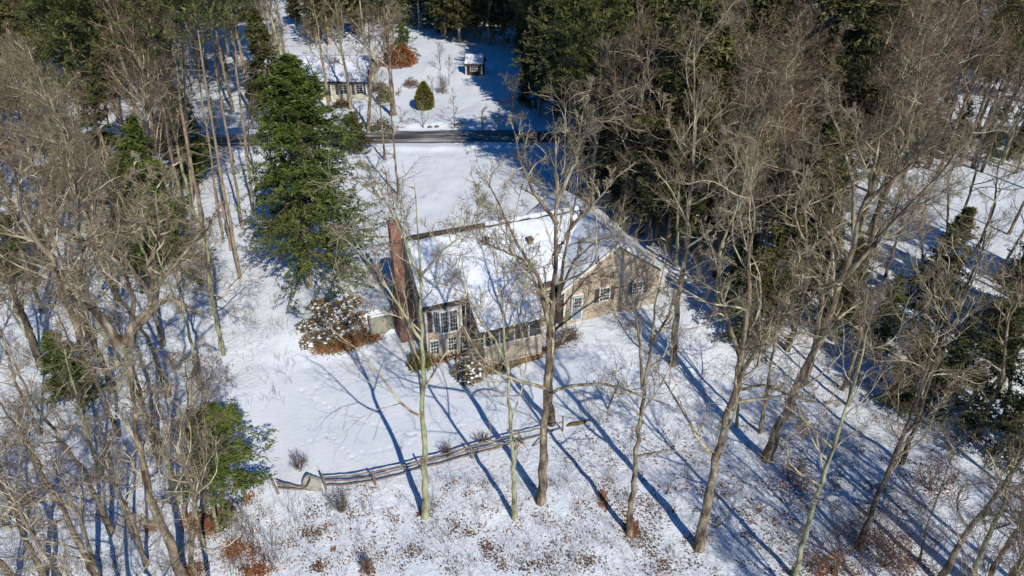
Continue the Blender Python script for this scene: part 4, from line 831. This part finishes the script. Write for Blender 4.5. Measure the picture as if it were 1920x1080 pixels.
for k, (px, r, h) in enumerate([((585, 640), 1.0, .9), ((578, 612), .9, .8), ((612, 634), 1.1, 1.0), ((608, 600), 1.1, 1.1), ((640, 618), 1.2, 1.0), ((634, 582), 1.1, 1.1), ((662, 598), 1.0, .9), ((660, 570), .9, 1.), ((598, 575), .9, .9)]):
    S_(px, r * .9, h * .5, 20 + k, ['lowest snow-clumped rhododendron of the bank', 'leftmost snow-clumped rhododendron of the bank', 'snow-clumped rhododendron at the lower middle of the bank', 'snow-clumped rhododendron in the centre of the bank', 'snow-clumped rhododendron beside the brown bank edge', 'snow-clumped rhododendron at the upper middle of the bank', 'rightmost snow-clumped rhododendron of the bank', 'topmost reddish rhododendron of the bank', 'dark rhododendron at the upper left of the bank'][k],
       name='rhododendron', group='rhododendrons on the bank left of the house', leaves=900, leaf=(.19, .05), snow=42, stems=18)
S_((748, 122), 3.0, 3.6, 40, 'orange-brown leafy bush at the back of the yard across the road', leaves=4200, leaf=(.34, .1), foliage='oakleaf')
S_((722, 190), 1.1, 1.8, 41, 'yellowish narrow shrub beside the big bare shade tree', leaves=900, leaf=(.25, .08), foliage='olive')
S_((771, 162), 1.3, 1.2, 42, 'reddish low shrub above the cone-shaped arborvitae', leaves=700, leaf=(.2, .06), foliage='brownleaf')
S_((715, 172), 1.6, 1.4, 43, 'reddish twiggy shrub at the right end of the cream house', leaves=900, leaf=(.2, .06), foliage='brownleaf')
S_((640, 200), 1.2, 1.0, 44, 'brown clipped shrub below the cream house windows', leaves=1200, leaf=(.2, .06), foliage='brownleaf')
S_((716, 245), 1.6, 1.6, 45, 'dark shrub on the near side of the cream house drive', leaves=1300, leaf=(.22, .06), foliage='dark_conifer', snow=20)
S_((830, 175), .9, 2.6, 46, 'small shrub at the edge of the tree shade before the shed', leaves=350, leaf=(.2, .05), foliage='brownleaf')
for k, px in enumerate([(862, 235), (819, 238), (806, 239), (690, 232)]):
    p = gp(*px); g = np.random.default_rng(k); P = nrm(g.normal(size=(40, 3))) * np.array([.55, .4, .35]) * (1.2 if k == 0 else .7); P[:, 2] = np.abs(P[:, 2])
    import bmesh
    bm = bmesh.new(); [bm.verts.new(q) for q in P]; r = bmesh.ops.convex_hull(bm, input=bm.verts); me = bpy.data.meshes.new('rock'); bm.to_mesh(me); bm.free(); me.materials.append(M['rock'])
    o = bpy.data.objects.new('boulder', me); COL.objects.link(o); o.location = p; tag(o, ['largest dark boulder on the far verge of the road', 'small dark boulder left of the largest one on the verge', 'flat dark boulder farthest left on the open verge', 'dark boulder beside the drive of the cream house'][k], 'boulder')
for k, (px, hh, lab) in enumerate([((794, 240), 3.4, 'small bare ornamental tree below the arborvitae'), ((853, 238), 4.2, 'small bare ornamental tree on the verge by the largest boulder'), ((815, 202), 4.4, 'small bare ornamental tree just right of the arborvitae'), ((842, 160), 4.2, 'dark small tree in the shade left of the garden shed'), ((826, 132), 4.6, 'thin dark tree at the shaded back of the yard'), ((905, 250), 3.2, 'small bare tree on the far verge, middle of the open road'), ((935, 255), 3.4, 'small bare tree on the far verge near the road shade')]):
    g = np.random.default_rng(60 + k); bare_tree('bare_tree', tuple(gp(*px)), [[(0, 0, -.2), (g.normal() * .1, 0, hh * .5), (g.normal() * .2, 0, hh)]], [.07], 700 + k, lab, 'tree', None, n=(8, 5, 5, 0), L1=.55, crown=.18, twr=.012, ang=.7, fine=False, limb='limb' if k not in (3, 4) else 'twig')
# ------------------------------------------------------------------ litter, weeds and ground cover
gl = np.random.default_rng(77)
def on_ground(x, y): return T0(x, y)
def leaf_field(name, cl, mats, size=(.1, .04), lift=.03, labelkind='stuff', up=.35):
    C = []; K = []
    for (px, sx, sy, n, k) in cl:
        c = gp(*px); x = c[0] + gl.normal(size=n) * sx; y = c[1] + gl.normal(size=n) * sy; C.append(np.stack([x, y, on_ground(x, y) + lift * gl.uniform(.3, 2, n)], 1)); K.append(np.full(n, k))
    C = np.concatenate(C); K = np.concatenate(K); n = len(C); D = gl.normal(size=(n, 3)) * np.array([1, 1, up])
    v, f = diamonds(C, D, size[0] * gl.uniform(.6, 1.4, n), size[1] * gl.uniform(.7, 1.5, n), gl, .5)
    return tag(mesh_np(name, v, f, mats, None, K, smooth=False), kind='stuff')
cl = []
for px, sx, sy, n, k in [((385, 985), .5, .45, 1700, 0), ((362, 975), .35, .35, 700, 0), ((420, 960), .3, .4, 800, 0), ((440, 1032), .35, .4, 900, 0), ((445, 912), .18, .15, 160, 0), ((465, 935), .15, .25, 170, 0), ((480, 1070), .5, .25, 800, 0), ((360, 1070), .4, .3, 700, 0), ((475, 1035), .2, .3, 160, 0), ((284, 990), .25, .2, 220, 0), ((50, 935), .3, .3, 260, 0),
        ((1130, 935), .14, .35, 420, 0), ((1183, 990), .2, .35, 700, 0), ((1210, 960), .6, .6, 260, 1), ((1205, 1010), .5, .4, 240, 1), ((580, 1000), .35, .25, 150, 1), ((600, 1066), .35, .2, 150, 1), ((625, 1030), .1, .1, 50, 1), ((785, 965), .1, .15, 60, 1), ((690, 765), .01, .01, 4, 1),
        ((880, 1000), .2, .15, 90, 1), ((915, 1030), .25, .3, 150, 1), ((770, 1035), .4, .3, 170, 1), ((1100, 1050), .5, .3, 200, 1), ((1000, 1060), .5, .25, 130, 1), ((1640, 1010), .7, .5, 260, 1), ((1540, 1070), .8, .4, 380, 0), ((1700, 1060), .7, .5, 330, 0), ((1480, 940), .5, .6, 160, 1), ((1510, 870), .4, .5, 120, 1), ((1420, 990), .8, .8, 160, 1), ((1250, 1060), .8, .4, 220, 1)]:
    cl.append((px, sx, sy, n, k))
for i in range(300): cl.append(((gl.uniform(420, 1750), gl.uniform(900, 1085)), .22, .2, int(gl.uniform(6, 34)), int(gl.random() < .6)))
for i in range(150): cl.append(((gl.uniform(1040, 1760), gl.uniform(780, 930)), .25, .25, int(gl.uniform(5, 26)), 1))
for i in range(60): cl.append(((gl.uniform(0, 420), gl.uniform(760, 1085)), .35, .35, int(gl.uniform(8, 45)), int(gl.random() < .6)))
leaf_field('fallen_leaves', cl, [M['oakleaf'], M['brownleaf']])
cl = []
for a, b_, n in [((602, 657), (640, 650), 5), ((640, 650), (668, 638), 6), ((668, 638), (697, 620), 5), ((918, 700), (1000, 664), 8), ((1000, 664), (1040, 652), 3), ((800, 684), (868, 664), 4)]:
    for t in np.linspace(0, 1, n): cl.append(((a[0] * (1 - t) + b_[0] * t, a[1] * (1 - t) + b_[1] * t), .4, .25 if a[0] < 700 else .13, 420 if a[0] < 700 else 260, int(gl.random() < .5)))
leaf_field('ground_cover', cl, [M['rhodo'], M['oakleaf']], (.15, .05), .08, up=1.2)
# thin weeds and brush stems poking through the snow of the woodland floor
def weeds(name, regs, hh=(.3, 1.1), r=.006, m='twig'):
    X = []
    for (x0, x1, y0, y1, n, sp) in regs:
        for i in range(n):
            c = gp(gl.uniform(x0, x1), gl.uniform(y0, y1)); k = int(gl.uniform(2, 8)); q = c[:2] + gl.normal(size=(k, 2)) * sp; X.append(q)
    X = np.concatenate(X); n = len(X); h_ = gl.uniform(*hh, n); P = np.zeros((n, 4, 3)); a = gl.normal(size=(n, 2)) * .3
    for k in range(4): t = k / 3; P[:, k, :2] = X + a * t * h_[:, None] + gl.normal(size=(n, 2)) * .03 * t; P[:, k, 2] = on_ground(X[:, 0], X[:, 1]) + h_ * t - .05
    R = np.full((n, 4), r) * np.linspace(1.3, .6, 4); b = kids(gl, P, R, 3, .3, 1, .6, .45, 3, .05, .15, .8, .004)
    v, f = tubes(P, R, 3); v2, f2 = tubes(b[0], b[1], 3)
    return tag(mesh_np(name, np.concatenate([v, v2]), np.concatenate([f, f2 + len(v)]), [M[m]]), kind='stuff')
weeds('undergrowth', [(430, 1750, 900, 1085, 560, .18), (1050, 1800, 700, 930, 300, .18), (0, 430, 720, 1085, 420, .25), (380, 560, 520, 760, 55, .25), (1350, 1900, 480, 760, 260, .3), (0, 420, 420, 720, 240, .3), (730, 1000, 830, 860, 6, .15)])
weeds('undergrowth', [(1560, 1760, 960, 1085, 60, .2), (440, 520, 1000, 1080, 20, .2), (1440, 1600, 1000, 1080, 25, .2)], (.8, 2.0), .009, 'twig_red')
for k, (px, r, h, lab, lv) in enumerate([((604, 845), 0, 0, '', 0)][:0] + [((560, 880), .9, 1.3, 'sparse bare bush behind the left end of the fence', 0), ((838, 855), .8, 1.0, 'bare bush against the middle of the fence', 0), ((905, 830), .8, .9, 'pale bare bush behind the fence before the tall brown tree', 0), ((1655, 1060), 1.4, 2.2, 'rust-leaved beech brush at the foot of the dark leaning tree', 350), ((1560, 1075), 1.2, 1.6, 'rust-leaved beech brush at the bottom edge', 300), ((640, 960), 1.1, 1.6, 'spray of dark stems below the left fence section', 0),
        ((1480, 900), 1.0, 1.8, 'thin pinkish-leaved brush on the striped slope', 260), ((1745, 920), 1.4, 2.6, 'rust-leaved young beech on the shaded slope', 420), ((690, 1078), .45, 1.3, 'small brown stump with clinging stems at the bottom edge', 120)]):
    S_(px, r, h, 50 + k, lab, leaves=lv, leaf=(.13, .045), foliage='oakleaf', stems=16, twigs=('twig', 'twig_red')[k % 2])
# far wood: too far to count
def far_woods():
    g = np.random.default_rng(5); n = 420; y = g.uniform(128, 260, n); x = g.uniform(-1, 1, n) * (y * .72 + 20); z = T0(x, y)
    ok = np.array([not (abs(a + 12) < 14 and b < 140) for a, b in zip(x, y)]); x, y, z = x[ok], y[ok], z[ok]; n = len(x); h_ = g.uniform(15, 23, n)
    con = (g.random(n) < np.where((x > -40) & (x < 30), .85, .35)); P = np.stack([np.stack([x, y, z + h_ * t], 1) for t in np.linspace(0, 1, 5)], 1); R = .22 * (1 - .8 * np.linspace(0, 1, 5))[None].repeat(n, 0)
    V, Q, I, k = [], [], [], 0
    def add(v, f, m):
        nonlocal k
        V.append(v); Q.append(f + k); I.append(np.full(len(f), m)); k += len(v)
    add(*tubes(P, R, 4), 0)
    a = kids(g, P[~con], R[~con], 16, .3, 1, .7, .3, 4, .1, .1, .5, .05); b = kids(g, *a, 8, .1, 1, .7, .55, 3, .08, .1, .6, .03); c = kids(g, *b, 5, .1, 1, .7, .6, 3, .06, .1, .6, .022)
    add(*tubes(a[0], a[1], 3), 0); add(*tubes(b[0], b[1], 3), 1); add(*tubes(c[0], c[1], 3), 1)
    m = 420; hc = h_[con]; t = g.uniform(.15, 1, (len(hc), m)); aa = g.uniform(0, 2 * PI, t.shape); rr = 3.9 * (1 - t) ** .6 * g.uniform(.5, 1.05, t.shape) * (.8 + .2 * np.sin(aa * 3 + t * 20))
    C = np.stack([x[con][:, None] + np.cos(aa) * rr, y[con][:, None] + np.sin(aa) * rr, z[con][:, None] + t * hc[:, None]], -1); D = np.stack([np.cos(aa), np.sin(aa), 0 * aa - .1], -1) + g.normal(size=C.shape) * .4
    v, f = diamonds(C.reshape(-1, 3), D.reshape(-1, 3), g.uniform(.7, 1.6, C.shape[0] * m), g.uniform(.1, .3, C.shape[0] * m), g); add(v, f, 2)
    tag(mesh_np('distant_woods', np.concatenate(V), np.concatenate(Q), [M['limb'], M['twig_red'], M['dark_conifer']], None, np.concatenate(I), smooth=False), kind='stuff')
far_woods()
# trees just outside the frame at the lower right: their shadows stripe the slope
for k, (x, y, h_) in enumerate([(18, 15.5, 14), (21, 18, 15), (19, 11, 12), (24, 14, 14), (28, 20, 16), (30, 15, 14), (33, 22, 16), (25, 21.5, 15), (37, 24, 16), (34, 17, 14)]):
    o, h0 = protos['bare'][(1, 0, 3, 8)[k % 4]]; b = (x, y, tz(x, y)); copy_tree(o, b, k * 1.3, h_ / h0, label='bare tree at the lower right edge whose long shadow falls over the slope', cat='tree', group='bare trees at the lower right edge')
# ------------------------------------------------------------------ light, sky, camera
w = bpy.data.worlds.new('World'); SC.world = w; w.use_nodes = True; nt = w.node_tree
sky = nt.nodes.new('ShaderNodeTexSky'); sky.sky_type = 'NISHITA'; sky.sun_disc = False
EL, AZ = math.radians(38), math.radians(27)
sd = Vector((math.sin(AZ) * math.cos(EL), -math.cos(AZ) * math.cos(EL), math.sin(EL)))
sky.sun_elevation = EL; sky.sun_rotation = math.atan2(sd.x, sd.y); sky.ozone_density = 8.; sky.air_density = 1.0; sky.dust_density = .2
bg = nt.nodes['Background']; hsv = nt.nodes.new('ShaderNodeHueSaturation'); hsv.inputs['Saturation'].default_value = 1.35; nt.links.new(sky.outputs[0], hsv.inputs['Color']); nt.links.new(hsv.outputs[0], bg.inputs[0]); bg.inputs[1].default_value = .092
L = bpy.data.lights.new('sun', 'SUN'); L.energy = 4.25; L.angle = math.radians(.5); L.color = (1, .915, .765)
lo = bpy.data.objects.new('sun', L); COL.objects.link(lo); lo.rotation_euler = sd.to_track_quat('Z', 'Y').to_euler(); lo.location = (30, -30, 60)
cam = bpy.data.cameras.new('camera'); cam.lens = 24; cam.sensor_width = 36; cam.clip_end = 3000; cam.clip_start = .1
co = bpy.data.objects.new('camera', cam); COL.objects.link(co); co.location = (0, 0, H); co.rotation_euler = (PI / 2 - PITCH, 0, 0); SC.camera = co
SC.view_settings.view_transform = 'Standard'; SC.view_settings.look = 'None'; SC.view_settings.exposure = 0; SC.view_settings.gamma = 1
SC.cycles.max_bounces = 5; SC.cycles.diffuse_bounces = 3; SC.cycles.glossy_bounces = 2; SC.cycles.transmission_bounces = 2
